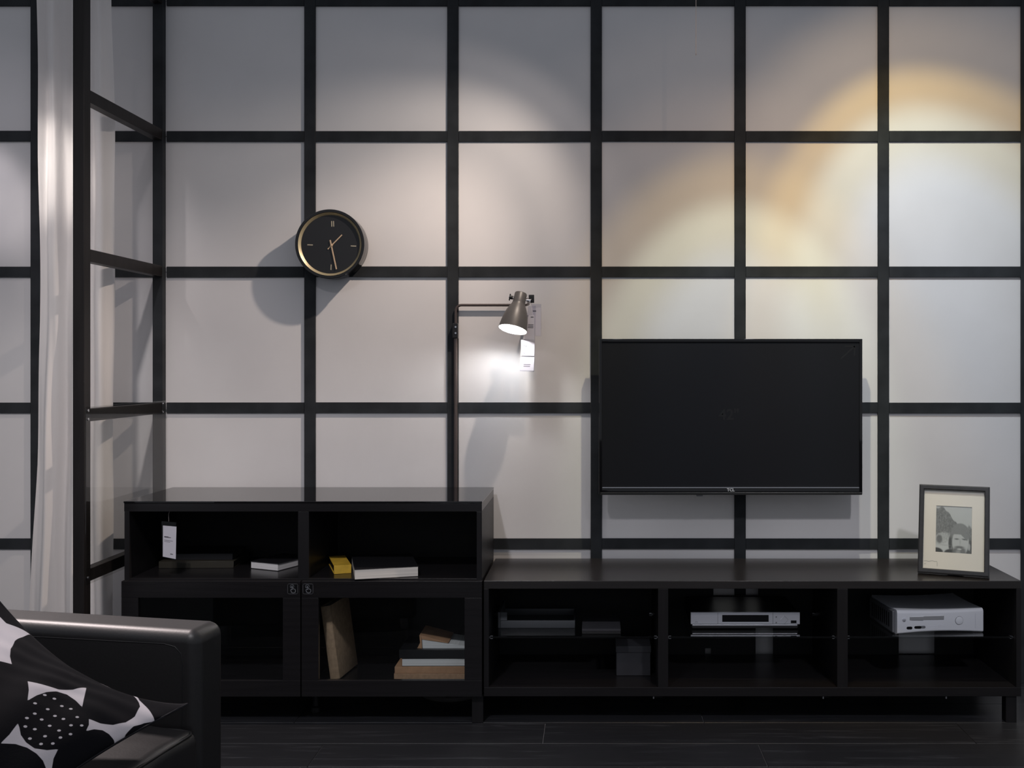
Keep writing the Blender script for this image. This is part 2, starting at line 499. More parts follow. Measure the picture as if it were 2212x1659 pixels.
# ------------------------------------------------------------------ wall clock
def clock():
    Df = 3.795                         # depth of its front ring
    c = P(712, 527, Df)
    t = thing('wall_clock', 'round black wall clock with a brass inner ring and brass hands', 'clock', (c.x, WALL, c.z))
    back = -(WALL - BT - Df) - BT        # local y of the front = Df - WALL
    yf = Df - WALL
    R = 75.0 * Df / F
    Mx = Matrix.Rotation(PI / 2, 4, 'X')       # lathe axis z -> -y
    bm = bmesh.new()
    d = -yf
    lathe(bm, [(R * .96, BT + .0005), (R * .985, BT + .003), (R * .985, d - .012), (R, d - .008), (R, d - .0015), (R - .0015, d), (R * .925, d), (R * .915, d - .002), (R * .915, d - .012), (0.0005, d - .012)], 96, Mx, True)
    obj('case', bm, M_clockbody, t, smooth=35)
    bm = bmesh.new()
    lathe(bm, [(R * .913, d - .0012), (R * .912, d - .0008), (R * .842, d - .0112), (R * .840, d - .0117), (R * .912, d - .0117)], 96, Mx)
    obj('brass_ring', bm, M_gold, t, smooth=35)
    bm = bmesh.new()
    lathe(bm, [(R * .846, d - .0118), (R * .842, d - .0105), (.0005, d - .0105)], 96, Mx)
    face = obj('dial', bm, M_clockface, t, smooth=35)
    s = Df / F
    yd = yf + .0104
    def mark(px, py, L, w, ang):
        bm = bmesh.new()
        dx, dz = (px - 712) * s, -(py - 527) * s
        M = Matrix.Translation((dx, yd, dz)) @ Matrix.Rotation(math.radians(ang), 4, 'Y')
        box(bm, -L / 2, L / 2, -.0006, .0, -w / 2, w / 2, M=M)
        obj('hour_mark', bm, M_clockmark, face)
    k = 320 / 1770.0
    mark(540 + 968 * k, 420 + 347 * k, .0205, .0032, 88)
    mark(540 + 991 * k, 420 + 347 * k, .0205, .0032, 88)
    mark(540 + 709 * k, 420 + 599 * k, .0205, .0036, 2)
    mark(540 + 1229 * k, 420 + 613 * k, .0200, .0036, 2)
    mark(540 + 960 * k, 420 + 867 * k, .0200, .0032, 93)
    def hand(name, p0, p1, w, yy):
        bm = bmesh.new()
        a = Vector(((540 + p0[0] * k - 712) * s, 0, -(420 + p0[1] * k - 527) * s))
        b = Vector(((540 + p1[0] * k - 712) * s, 0, -(420 + p1[1] * k - 527) * s))
        dr = (b - a); L = dr.length
        M = Matrix.Translation(((a.x + b.x) / 2, yy, (a.z + b.z) / 2)) @ Matrix.Rotation(-math.atan2(dr.z, dr.x), 4, 'Y')
        box(bm, -L / 2, L / 2, -.0005, .0005, -w / 2, w / 2, M=M, bev=.0003, seg=1)
        obj(name, bm, M_goldhand, face)
    hand('hour_hand', (922, 652), (1092, 480), .0044, yf + .0085)
    hand('minute_hand', (952, 543), (1027, 892), .0050, yf + .0070)
    bm = bmesh.new()
    cx, cz = (540 + 968 * k - 712) * s, -(420 + 607 * k - 527) * s
    lathe(bm, [(.0042, 0), (.0042, .006), (.002, .0068)], 20, Matrix.Translation((cx, yf + .0105, cz)) @ Mx, False, True)
    obj('hub', bm, M_goldhand, face, smooth=40)
clock()

# ------------------------------------------------------------------ lamp with grey enamel shade
def lamp():
    X0, Y0 = (984 - PX) * 3.86 / F, 3.8640
    t = thing('floor_lamp', 'slim floor lamp with dark grey bell shade and thin bent pole', 'lamp', (X0, Y0, 0))
    def l(v): return Vector(v) - Vector((X0, Y0, 0))
    # foot under the cabinet
    bm = bmesh.new()
    lathe(bm, [(.112, .0), (.115, .004), (.115, .014), (.111, .018), (.001, .018)], 40, Matrix.Translation((0, -.098, 0)), True)
    obj('base', bm, M_lampgrey, t, smooth=40)
    za = EYE + (PY - 659) * 3.86 / F
    zsw = EYE + (PY - 714) * 3.86 / F
    bm = bmesh.new()
    tube(bm, [(0, 0, .012), (0, 0, zsw)], .0070, 14)
    obj('pole', bm, M_steel, t, smooth=50)
    XE = (1143 - PX) * 3.86 / F
    bm = bmesh.new()
    pts = [(0, 0, zsw - .02)]
    rb = .022
    pts += [(rb - rb * math.cos(a), 0, za - rb + rb * math.sin(a)) for a in np.linspace(0, PI / 2, 8)]
    xe = XE - X0
    pts += [(xe - .03, 0, za), (xe - .012, -.006, za), (xe - .002, -.02, za + .002), (xe, -.045, za + .006), (xe, -.094, za + .016)]
    tube(bm, pts, .0050, 12)
    obj('bent_arm', bm, M_steel, t, smooth=60)
    sw = bxo('switch', M_black_pl, t, (-.0105, .0105, -.016, .010, zsw - .030, zsw + .028), bev=.003)
    bm = bmesh.new()
    for dz in (.013, -.010):
        lathe(bm, [(.0035, 0), (.0035, .002)], 12, Matrix.Translation((.002, -.016, zsw + dz)) @ Matrix.Rotation(PI / 2, 4, 'X'), True, True)
    obj('switch_screw', bm, M_chrome, sw, smooth=40)
    # shade
    top = P(1125.5, 634, 3.765); mouth = P(1107.5, 712, 3.725)
    ax = (mouth - top); L = ax.length; ax.normalize()
    q = ax.to_track_quat('Z', 'Y')
    Ms = Matrix.Translation(l(top)) @ q.to_matrix().to_4x4()
    out = [(.0205, -.001), (.0225, .002), (.0232, .036), (.0238, .040), (.0262, .046), (.0325, .058), (.0385, .072), (.0435, .088), (.0475, .106), (.0505, .126), (.0520, L - .003), (.0535, L - .002), (.0535, L)]
    bm = bmesh.new()
    lathe(bm, out + [(.0518, L), (.0490, .126), (.0460, .106), (.0418, .088), (.0368, .072), (.0308, .058), (.0240, .048)], 64, Ms, True, True)
    sh = obj('shade', bm, M_lampgrey, t, smooth=35)
    bm = bmesh.new()
    lathe(bm, [(.0514, L - .0008), (.0486, .126), (.0456, .106), (.0414, .088), (.0364, .072), (.0304, .058), (.0238, .0485), (.0005, .0480)], 64, Ms)
    obj('reflector', bm, M_lampin, sh, smooth=40)
    bm = bmesh.new()
    tube(bm, [(0, 0, -.004), (0, 0, .0)], .004, 10, Ms); bm2 = None
    obj('top_screw', bm, M_black_pl, sh, smooth=40)
    # bulb: gives off the light
    bm = bmesh.new()
    lathe(bm, [(.0005, .106), (.009, .104), (.0155, .097), (.0175, .088), (.015, .078), (.010, .068), (.009, .050)], 28, Ms)
    obj('bulb', bm, emit('lit_bulb', (1, .98, .95), 26), sh, smooth=60)
    ld = bpy.data.lights.new('lamp_bulb_light', 'POINT'); ld.energy = 3.0; ld.color = (1, .985, .97); ld.shadow_soft_size = .012
    lo = bpy.data.objects.new('lamp_bulb_light', ld); C.objects.link(lo)
    lo.location = top + ax * .119
    # yoke: bolt through the neck, knob on the left, square plate and wing nut on the right
    side = q @ Vector((1, 0, 0))
    if side.x < 0: side = -side
    nc = l(top) + ax * .022
    wid = Vector((side.x, side.y, side.z)).normalized()
    # pick the axis in the image plane
    wid = Vector((1, 0, 0)); wid = (wid - ax * wid.dot(ax)).normalized()
    bm = bmesh.new()
    tube(bm, [nc - wid * .040, nc + wid * .040], .0035, 10)
    obj('hinge_bolt', bm, M_chrome, t, smooth=50)
    bm = bmesh.new()
    kx = Matrix.Translation(nc - wid * .037) @ wid.to_track_quat('Z', 'Y').to_matrix().to_4x4()
    box(bm, -.004, .004, -.0125, .0125, -.002, .002, bev=.001, M=kx)
    tube(bm, [(0, 0, 0), (0, 0, .012)], .007, 12, kx)
    obj('wing_nut', bm, M_black_pl, t, smooth=40)
    bm = bmesh.new()
    pc = l(P(1148, 645, 3.772))
    box(bm, pc.x - .010, pc.x + .010, pc.y - .0015, pc.y + .0015, pc.z - .016, pc.z + .014, bev=.001)
    obj('bracket_plate', bm, M_black_pl, t, smooth=40)
    bm = bmesh.new()
    kx = Matrix.Translation(nc + wid * .033) @ wid.to_track_quat('Z', 'Y').to_matrix().to_4x4()
    tube(bm, [(0, 0, -.006), (0, 0, .008)], .0065, 12, kx)
    box(bm, -.011, .011, -.003, .003, .004, .008, bev=.001, M=kx @ Matrix.Rotation(.6, 4, 'Z'))
    obj('wing_nut', bm, M_chrome, t, smooth=40)
lamp()

# ------------------------------------------------------------------ price tags
def price_tag(label, D, corners, cards, string, rx=0):
    """corners: sleeve TL, TR, BR, BL pixels; cards: list of quads"""
    base = P(sum(c[0] for c in corners) / 4, corners[2][1], D)
    t = thing('price_tag', label, 'price tag', base)
    def quad(name, q, y0, y1, m, par=t):
        bm = bmesh.new()
        f = [P(x, y, D) - base for x, y in q]
        a = [bm.verts.new((p.x, y0, p.z)) for p in f]
        b = [bm.verts.new((p.x, y1, p.z)) for p in f]
        bm.faces.new(a); bm.faces.new(list(reversed(b)))
        for k in range(4):
            bm.faces.new((a[k], b[k], b[(k + 1) % 4], a[(k + 1) % 4]))
        return obj(name, bm, m, par)
    sl = quad('sleeve', corners, -.0009, .0009, M_sleeve)
    for q, lines in cards:
        cd = quad('card', q, -.0004, .0004, M_paper)
        for (u0, u1, v0, v1) in lines:
            def at(u, v):
                a = Vector(q[0]).lerp(Vector(q[1]), u); b = Vector(q[3]).lerp(Vector(q[2]), u)
                return a.lerp(b, v)
            quad('print_line', [at(u0, v0), at(u1, v0), at(u1, v1), at(u0, v1)], -.0006, -.0004, M_print, cd)
    bm = bmesh.new()
    tube(bm, [P(x, y, D) - base for x, y in string], .0007, 6)
    obj('string', bm, M_wire, t, smooth=50)
    return t
k = 130 / 1027.0
def q(*pts): return [(1060 + x * k, 610 + y * k) for x, y in pts]
price_tag('upper pale price tag in a clear sleeve hanging behind the lamp shade', 3.812,
          q((700, 365), (862, 372), (862, 915), (765, 918)),
          [(q((690, 432), (852, 432), (858, 912), (770, 915)), [(.12, .5, .10, .14)])],
          q((690, 345), (700, 365)))
price_tag('long price tag with two brightly lit cards below the lamp shade', 3.790,
          q((640, 400), (770, 400), (742, 1525), (496, 1515)),
          [(q((610, 560), (745, 560), (745, 975), (560, 965)), [(.55, .9, .06, .10), (.30, .9, .38, .41), (.30, .9, .44, .47), (.30, .9, .50, .53)]),
           (q((522, 975), (750, 1030), (742, 1252), (512, 1250)), [(.20, .26, .30, .42), (.34, .40, .30, .44), (.16, .34, .82, .86)]),
           (q((508, 1268), (745, 1272), (732, 1505), (500, 1498)), [(.25, .75, .55, .59), (.25, .72, .68, .72)])],
          q((672, 340), (690, 372), (700, 400)))
k2 = 80 / 948.0
def q2(*pts): return [(330 + x * k2, 1090 + y * k2) for x, y in pts]
price_tag('small white price tag hanging in the left opening of the tall cabinet', 3.462,
          q2((222, 425), (600, 455), (600, 1420), (240, 1350)),
          [(q2((262, 535), (605, 565), (590, 1395), (258, 1330)), [(.10, .42, .335, .375), (.40, .60, .35, .372), (.10, .75, .455, .468), (.10, .55, .50, .512), (.58, .78, .86, .885)])],
          q2((430, 178), (405, 240), (410, 430)))

# ------------------------------------------------------------------ television
def television():
    D = 3.745
    a, b = P(1294, 732, D), P(1863, 1068, D)
    x0, x1, z1, z0 = a.x, b.x, a.z, b.z
    cx = (x0 + x1) / 2
    t = thing('television', 'large flat black television mounted on the white wall', 'television', (cx, WALL - BT, z0))
    w, h = (x1 - x0) / 2, z1 - z0
    yf = D - (WALL - BT)
    # bezel ring
    def ring(name, m, ox, o0, o1, ix, i0, i1, ya, yb, bev=.0015):
        bm = bmesh.new()
        box(bm, -ox, -ix, ya, yb, o0, o1, bev=bev); box(bm, ix, ox, ya, yb, o0, o1, bev=bev)
        box(bm, -ix, ix, ya + .0002, yb, i1, o1, bev=bev); box(bm, -ix, ix, ya + .0002, yb, o0, i0, bev=bev)
        return obj(name, bm, m, t, smooth=40)
    ring('bezel', M_gloss, w, 0, h, w - .0105, .0245, h - .0125, yf, yf + .030)
    bxo('screen', M_screen, t, (-w + .010, w - .010, yf + .004, yf + .010, .024, h - .012))
    bxo('silver_strip', M_chrome, t, (-w + .012, w - .012, yf - .0005, yf + .003, .0236, .0262))
    bxo('lower_lip', M_black_pl, t, (-w + .004, w - .001, yf - .001, yf + .004, -.002, .0075), bev=.0015)
    bm = bmesh.new()
    box(bm, -w + .03, w - .03, yf + .030, yf + .048, .03, h - .03, bev=.008)
    box(bm, -w + .16, w - .16, yf + .048, yf + .072, .06, h - .12, bev=.010)
    obj('back_housing', bm, M_black_pl, t, smooth=40)
    bxo('wall_bracket', M_black_pl, t, (-.22, .22, yf + .072, -.0005, .16, .40), bev=.002)
    lx = P(1512, 1072, D).x - cx
    bxo('sensor_lug', M_grey_pl, t, (lx - .011, lx + .011, yf + .004, yf + .022, -.0085, -.0015), bev=.002)
    bm = bmesh.new()
    text_mesh(bm, 'TCL', .0150, upright(P(1578.5, 1058, D).x - cx, yf - .0008, P(0, 1058.5, D).z - z0), .0003, .0004)
    obj('logo_lettering', bm, M_logo, t)
    bm = bmesh.new()
    Ms = upright(P(1575, 897, D).x - cx, yf + .0039, P(0, 897, D).z - z0)
    text_mesh(bm, '42"', .055, Ms, .0002, .0012)
    obj('size_lettering', bm, M_screenmark, t)
    bm = bmesh.new()
    c0, c1 = P(1817, 775, D), P(1847, 748, D)
    for (p, r_, wd) in ((c0, c1, .0055), (P(1826, 748, D), c1, .005), (P(1846, 769, D), c1, .005)):
        u = (r_ - p); Lh = u.length
        M = Matrix.Translation(((p.x + r_.x) / 2 - cx, yf + .0038, (p.z + r_.z) / 2 - z0)) @ Matrix.Rotation(-math.atan2(u.z, u.x), 4, 'Y')
        box(bm, -Lh / 2, Lh / 2, -.0001, .0002, -wd / 2, wd / 2, M=M)
    obj('corner_arrow', bm, M_screenmark, t)
television()

# ------------------------------------------------------------------ tall cabinet (open shelf above two glazed doors)
FD = 3.440
def door(parent, x0, x1, z0, z1, y, ox, sticker_x):
    """glazed framed door; coordinates world minus ox"""
    d = bxo('door', M_wood, parent,
            (x0 - ox[0], x1 - ox[0], y - ox[1], y + .018 - ox[1], z1 - .0555, z1),
            (x0 - ox[0], x1 - ox[0], y - ox[1], y + .018 - ox[1], z0, z0 + .054),
            (x0 - ox[0], x0 + .0560 - ox[0], y + .0001 - ox[1], y + .018 - ox[1], z0 + .0542, z1 - .0557),
            (x1 - .0580 - ox[0], x1 - ox[0], y + .0001 - ox[1], y + .018 - ox[1], z0 + .0542, z1 - .0557), bev=.0009)
    bxo('pane', M_glass, d, (x0 + .050 - ox[0], x1 - .052 - ox[0], y + .009 - ox[1], y + .012 - ox[1], z0 + .048, z1 - .050))
    # touch sticker: rounded dark tile with a grey rim and a pressing hand
    sx, sz = sticker_x - ox[0], P(0, 1272, y).z
    st = bxo('touch_sticker', M_sticker, d, (sx - .0172, sx + .0172, y - .0008 - ox[1], y - .0001 - ox[1], sz - .0172, sz + .0172))
    Ms = upright(sx, y - .0009 - ox[1], sz) @ Matrix.Scale(.0345 / 640, 4)
    def stroke(pts, r, closed=False):
        bm_pts = [Vector((x, -yv, 0)) for x, yv in pts]
        if closed: bm_pts.append(bm_pts[0])
        for p0, p1 in zip(bm_pts, bm_pts[1:]):
            u = (p1 - p0); Lh = u.length
            M = Ms @ Matrix.Translation((p0 + p1) / 2) @ Matrix.Rotation(math.atan2(u.y, u.x), 4, 'Z')
            box(bm, -Lh / 2 - r * .5, Lh / 2 + r * .5, -r, r, 0, 6, M=M)
    bm = bmesh.new()
    stroke([(-310 + 60, -310), (250, -310), (310, -250), (310, 250), (250, 310), (-250, 310), (-310, 250), (-310, -250)], 20, True)
    obj('rim', bm, M_stickrim, st)
    bm = bmesh.new()
    cxs, cys = -42, -150
    stroke([(cxs + 105 * math.cos(a), cys + 105 * math.sin(a)) for a in np.linspace(.75 * PI, 2.3 * PI, 14)], 24)
    stroke([(-42, -160), (-40, -30), (-38, 40)], 30)
    stroke([(-42, -40), (20, -10), (90, 10), (150, 40), (170, 90), (165, 170), (120, 230), (60, 245), (-20, 245), (-70, 210), (-110, 130), (-125, 60), (-80, 30)], 24)
    obj('hand_symbol', bm, M_stickmark, st)
    return d

def tall_cabinet():
    x0, x1 = -1.5766, -.3784
    y0_, y1_ = FD, 3.840
    ox = ((x0 + x1) / 2, (y0_ + y1_) / 2)
    t = thing('glass_door_cabinet', 'tall black-brown cabinet with open shelf above two glass doors', 'cabinet', (ox[0], ox[1], 0))
    def B(a, b, c, d, e, f): return (a - ox[0], b - ox[0], c - ox[1], d - ox[1], e, f)
    ZT = .7365
    s = .0175
    zb0, zb1 = .0930, .1180           # bottom board
    zm0, zm1 = .4560, .4840           # middle board
    bxo('side_panel', M_wood_v, t, B(x0 + .001, x0 + s, y0_, y1_, zb1, ZT - .0285), bev=.0008)
    bxo('side_panel', M_wood_v, t, B(x1 - s, x1, y0_, y1_, zb1, ZT - .0285), bev=.0008)
    bxo('top_board', M_wood, t, B(x0, x1, y0_, y1_, ZT - .028, ZT), bev=.0008)
    bxo('bottom_board', M_wood, t, B(x0 + .001, x1, y0_, y1_, zb0, zb1), bev=.0008)
    bxo('middle_board', M_wood, t, B(x0 + s, x1 - s, y0_ + .001, y1_ - .012, zm0, zm1), bev=.0008)
    bxo('divider', M_wood_v, t, B(-.9945, -.9580, y0_ + .001, y1_ - .012, zm1, ZT - .0285), bev=.0008)
    bxo('divider', M_wood_v, t, B(-.9945, -.9580, y0_ + .001, y1_ - .012, zb1, zm0), bev=.0008)
    bxo('back_panel', M_inner, t, B(x0 + s, x1 - s, y1_ - .012, y1_ - .004, zb1, ZT - .0285))
    bxo('glass_top', M_blackglass, t, B(x0 - .0015, x1 + .001, y0_ - .002, y1_, ZT + .0004, ZT + .0064), bev=.0012)
    dy = 3.4215
    zd0, zd1 = P(0, 1505, dy).z, P(0, 1255.5, dy).z
    door(t, P(262, 0, dy).x, P(648.5, 0, dy).x, zd0, zd1, dy, ox, P(632.5, 0, dy).x)
    door(t, P(651.5, 0, dy).x, P(1041, 0, dy).x, zd0, zd1, dy, ox, P(665.5, 0, dy).x)
    for (xa, ya) in ((x0 + .010, y0_ + .02), (x0 + .010, y1_ - .07), (x1 - .040, y1_ - .07)):
        bxo('leg', M_wood_v, t, B(xa, xa + .038, ya, ya + .045, 0, zb0), bev=.001)
    bxo('leg', M_wood_v, t, B(x1 - .034, x1 + .004, y0_ + .004, y0_ + .044, 0, zb0 - .0005), bev=.001)
    bm = bmesh.new()
    lathe(bm, [(.019, zb0), (.019, zb0 - .012), (.012, zb0 - .022), (.012, .022), (.018, .016), (.018, 0)], 20, Matrix.Translation((P(683, 0, 3.56).x - ox[0], 3.56 - ox[1], 0)), True, True)
    obj('support_foot', bm, M_black_pl, t, smooth=40)
tall_cabinet()

# ------------------------------------------------------------------ low media bench
BX0, BX1 = -.3720, 1.4280
SHELF_Z = .2850
def media_bench():
    y0_, y1_ = FD, 3.840
    ox = ((BX0 + BX1) / 2, (y0_ + y1_) / 2)
    t = thing('media_bench', 'long low black-brown media bench with three open compartments', 'media bench', (ox[0], ox[1], 0))
    def B(a, b, c, d, e, f): return (a - ox[0], b - ox[0], c - ox[1], d - ox[1], e, f)
    zt, zti = .4765, .4500
    zbi, zb = .1200, .0895
    bxo('top_board', M_woodtop, t, B(BX0, BX1, y0_, y1_, zti, zt), bev=.0012)
    bxo('bottom_board', M_wood, t, B(BX0, BX1, y0_, y1_, zb, zbi), bev=.0012)
    d1 = (P(1421.5, 0, FD).x, P(1443.5, 0, FD).x)
    d2 = (P(1808.5, 0, FD).x, P(1831.5, 0, FD).x)
    bxo('side_panel', M_wood_v, t, B(BX0, BX0 + .0165, y0_, y1_, zbi, zti), bev=.0008)
    bxo('side_panel', M_wood_v, t, B(BX1 - .0165, BX1, y0_, y1_, zbi, zti), bev=.0008)
    for d in (d1, d2):
        bxo('divider', M_wood_v, t, B(d[0], d[1], y0_ + .0005, y1_ - .008, zbi, zti), bev=.0008)
    # back panels with cable cut-outs
    yb0, yb1 = y1_ - .008, y1_ - .002
    def back(xa, xb, holes):
        bm = bmesh.new()
        xs_ = sorted({xa, xb, *[h[0] for h in holes], *[h[1] for h in holes]})
        zs_ = sorted({zbi, zti, *[h[2] for h in holes], *[h[3] for h in holes]})
        for i in range(len(xs_) - 1):
            for j in range(len(zs_) - 1):
                mx, mz = (xs_[i] + xs_[i + 1]) / 2, (zs_[j] + zs_[j + 1]) / 2
                if any(h[0] < mx < h[1] and h[2] < mz < h[3] for h in holes): continue
                box(bm, *B(xs_[i], xs_[i + 1], yb0, yb1, zs_[j], zs_[j + 1]))
        obj('back_panel', bm, M_inner, t)
    def hole(px0, px1, py0, py1, D=3.834):
        a, b = P(px0, py0, D), P(px1, py1, D)
        return (a.x, b.x, b.z, a.z)
    back(BX0 + .0165, d1[0], [])
    hA = hole(1541, 1638, 1240, 1286); hA = (hA[0], hA[1], hA[2], zti)
    back(d1[1], d2[0], [hA, hole(1632, 1670, 1340, 1415), hole(1523, 1536, 1400, 1416)])
    back(d2[1], BX1 - .0165, [hole(1941, 2019, 1330, 1412)])
    # glass shelves with bright pegs
    for (xa, xb) in ((BX0 + .0165, d1[0]), (d1[1], d2[0]), (d2[1], BX1 - .0165)):
        g = bxo('glass_shelf', M_glass, t, B(xa + .003, xb - .003, FD + .020, y1_ - .012, SHELF_Z - .006, SHELF_Z), bev=.0006)
        for (px_, s_) in ((xa, 1), (xb, -1)):
            for yy in (FD + .022, y1_ - .06):
                e0, e1 = sorted((px_ + s_ * .0002, px_ + s_ * .0112))
                c0, c1 = sorted((px_ + s_ * .0002, px_ + s_ * .0030))
                bxo('shelf_peg', M_chrome, g, B(e0, e1, yy, yy + .012, SHELF_Z - .0085, SHELF_Z - .0062), B(e0, e1, yy, yy + .012, SHELF_Z + .0002, SHELF_Z + .0022),
                    B(c0, c1, yy, yy + .012, SHELF_Z - .0085, SHELF_Z + .0022))
    for (xa, ya) in ((BX1 - .0630, y0_ + .006), (BX1 - .0630, y1_ - .06), (BX0 + .022, y1_ - .06)):
        bxo('leg', M_wood_v, t, B(xa + .014, xa + .050, ya, ya + .036, 0, zb - .0004), bev=.001)
    for xa in (d1[0], d2[0]):
        bxo('leg', M_wood_v, t, B(xa, xa + .033, 3.70, 3.735, 0, zb - .0004), bev=.001)
    for px_ in (1412, 1779, 2045):
        bxo('edge_clip', M_grey_pl, t, B(P(px_, 0, FD).x - .002, P(px_, 0, FD).x + .002, y0_ + .004, y0_ + .010, zb - .009, zb - .0003))
media_bench()

# ------------------------------------------------------------------ books
def book(label, loc, rotz, L, Wd, T, cover, pages, spine='back', group=None, ov=.003, tc=.0022, lean=None, title=None):
    """lies flat: L along x, Wd along y (front edge at y=0, origin front left bottom)"""
    t = thing('book', label, 'book', loc, rotz, group)
    if lean: t.rotation_euler = lean
    bm = bmesh.new()
    box(bm, 0, L, 0, Wd, 0, tc, bev=.0006, seg=1); box(bm, 0, L, 0, Wd, T - tc, T, bev=.0006, seg=1)
    if spine == 'back': box(bm, 0, L, Wd - tc, Wd + tc, 0, T, bev=.0008, seg=1)
    elif spine == 'front': box(bm, 0, L, -tc, tc, 0, T, bev=.0008, seg=1)
    elif spine == 'left': box(bm, -tc, tc, 0, Wd, 0, T, bev=.0008, seg=1)
    else: box(bm, L - tc, L + tc, 0, Wd, 0, T, bev=.0008, seg=1)
    obj('cover', bm, cover, t, smooth=40)
    e = {'back': (ov, L - ov, ov, Wd - tc), 'front': (ov, L - ov, tc, Wd - ov), 'left': (tc, L - ov, ov, Wd - ov), 'right': (ov, L - tc, ov, Wd - ov)}[spine]
    bxo('pages', pages, t, (*e, tc + .0001, T - tc - .0001))
    return t
ZS = .4842
OPEN = 'books lying in the open shelf of the tall cabinet'
p = P(331, 1228, 3.62)
book('large dark olive book lying lowest in the left opening of the cabinet', (-1.535, 3.617, ZS), .02, .262, .19, .024, M_bk_olive, M_bk_olive, 'front', OPEN)
book('black book lying on the dark olive book behind the cabinet price tag', (-1.50, 3.640, ZS + .0246), .03, .215, .15, .022, M_bk_black, M_bk_olive, 'front', OPEN)
pc_ = P(530, 1229, 3.60)
book('small black book with pale page edges lying against the cabinet divider', (-1.213, 3.612, ZS), math.radians(-24), .125, .17, .026, M_bk_black, M_pagew, 'back', OPEN, tc=.0016)
book('yellow spined book half under the thick white-edged book', (-.892, 3.512, ZS), math.radians(20), .058, .185, .029, M_bk_yellow, M_bk_black, 'front', OPEN)
bt = book('thick paperback with cream page edges jutting from the right opening', (-.800, 3.418, ZS + .0002), math.radians(15.5), .211, .255, .034, M_bk_black, M_page, 'back', OPEN, ov=.0015, tc=.0012)
DOORB = 'books behind the right glass door'
ZF = .1185
# leaning brown book: spine to the front, leans left against the divider
lb = thing('book', 'thick tan cloth book leaning upright behind the right glass door', 'book', (P(714, 0, 3.53).x, 3.528, ZF + .0004), 0, DOORB)
lb.rotation_euler = (0, math.radians(-8.0), math.radians(-7))
bm = bmesh.new()
TH, HT, DP = .0345, .252, .175
box(bm, 0, TH, 0, .004, 0, HT, bev=.0012); box(bm, 0, .0032, 0, DP, 0, HT, bev=.0010); box(bm, TH - .0032, TH, 0, DP, 0, HT, bev=.0010)
obj('cover', bm, M_bk_tan, lb, smooth=40)
bxo('pages', M_page, lb, (.0034, TH - .0034, .004, DP - .004, .003, HT - .003))
x_st = P(851, 0, 3.53).x
book('lowest brown cloth book of the stack behind the right glass door', (x_st, 3.532, ZF), 0, .270, .19, .0205, M_bk_brown, M_page, 'front', DOORB)
book('second brown cloth book in the stack behind the right glass door', (x_st + .002, 3.534, ZF + .0208), 0, .266, .185, .0225, M_bk_rust, M_page, 'front', DOORB)
book('thick book with white page edges lying on two brown cloth books', (P(868, 0, 3.535).x, 3.536, ZF + .0436), .01, .240, .18, .0265, M_bk_black, M_pagew, 'back', DOORB, tc=.0014, ov=.001)
book('plain black book near the top of the stack behind the glass door', (P(862, 0, 3.54).x, 3.542, ZF + .0704), -.02, .245, .17, .030, M_bk_black, M_bk_black, 'front', DOORB)
# half open paper-covered book on the very top: wedge of pages
wb = thing('book', 'half-open book with fanned white pages topping the stack behind glass', 'book', (P(905, 0, 3.55).x, 3.552, ZF + .1008), 0, DOORB)
bm = bmesh.new()
prism(bm, [(.012, 0), (.185, 0), (.185, .004), (.010, .031)], .13, Matrix(((1, 0, 0, 0), (0, 0, 1, .002), (0, 1, 0, 0), (0, 0, 0, 1))))
obj('pages', bm, M_pagew, wb)
bm = bmesh.new()
prism(bm, [(-.006, .001), (.0105, 0), (.0085, .031), (.006, .045), (.001, .046), (.0035, .020)], .135, Matrix(((1, 0, 0, 0), (0, 0, 1, 0), (0, 1, 0, 0), (0, 0, 0, 1))))
prism(bm, [(.006, .0455), (.0095, .0315), (.100, .0185), (.102, .0205)], .135, Matrix(((1, 0, 0, 0), (0, 0, 1, 0), (0, 1, 0, 0), (0, 0, 0, 1))))
obj('cover', bm, M_bk_rust, wb)

# ------------------------------------------------------------------ things in the bench: left compartment
sz = SHELF_Z + .0003
tr = thing('desk_tray', 'dark grey desk tray with a raised end on the bench glass shelf', 'tray', (-.199, 3.66, sz))
bm = bmesh.new()
box(bm, -.128, .130, -.090, -.084, .0, .026, bev=.001); box(bm, -.128, .130, .084, .090, .0, .026, bev=.001)
box(bm, -.128, .130, -.084, .084, .0, .004); box(bm, .124, .130, -.084, .084, .004, .026, bev=.001)
obj('tray_body', bm, M_tray, tr, smooth=40)
bxo('raised_end', M_tray, tr, (-.138, -.1285, -.090, .090, 0, .055), (-.1285, -.106, -.0915, -.0902, .0262, .055), bev=.001)
fc = thing('media_case', 'flat black case lying beside the desk tray on the glass shelf', 'case', (.022, 3.58, sz))
bxo('lower_shell', M_black_pl, fc, (-.066, .066, -.095, .095, 0, .0085), bev=.0015)
bxo('upper_shell', M_boxgrey, fc, (-.066, .066, -.095, .095, .0090, .0185), bev=.002)
bx = thing('lidded_box', 'small charcoal lidded box on the floor of the left bench compartment', 'box', (.134, 3.63, .1205))
bxo('box_body', M_boxgrey, bx, (-.0590, .0590, -.062, .062, 0, .080), bev=.0012)
bxo('lid', M_boxgrey, bx, (-.0610, .0610, -.064, .064, .0805, .102), bev=.0012)

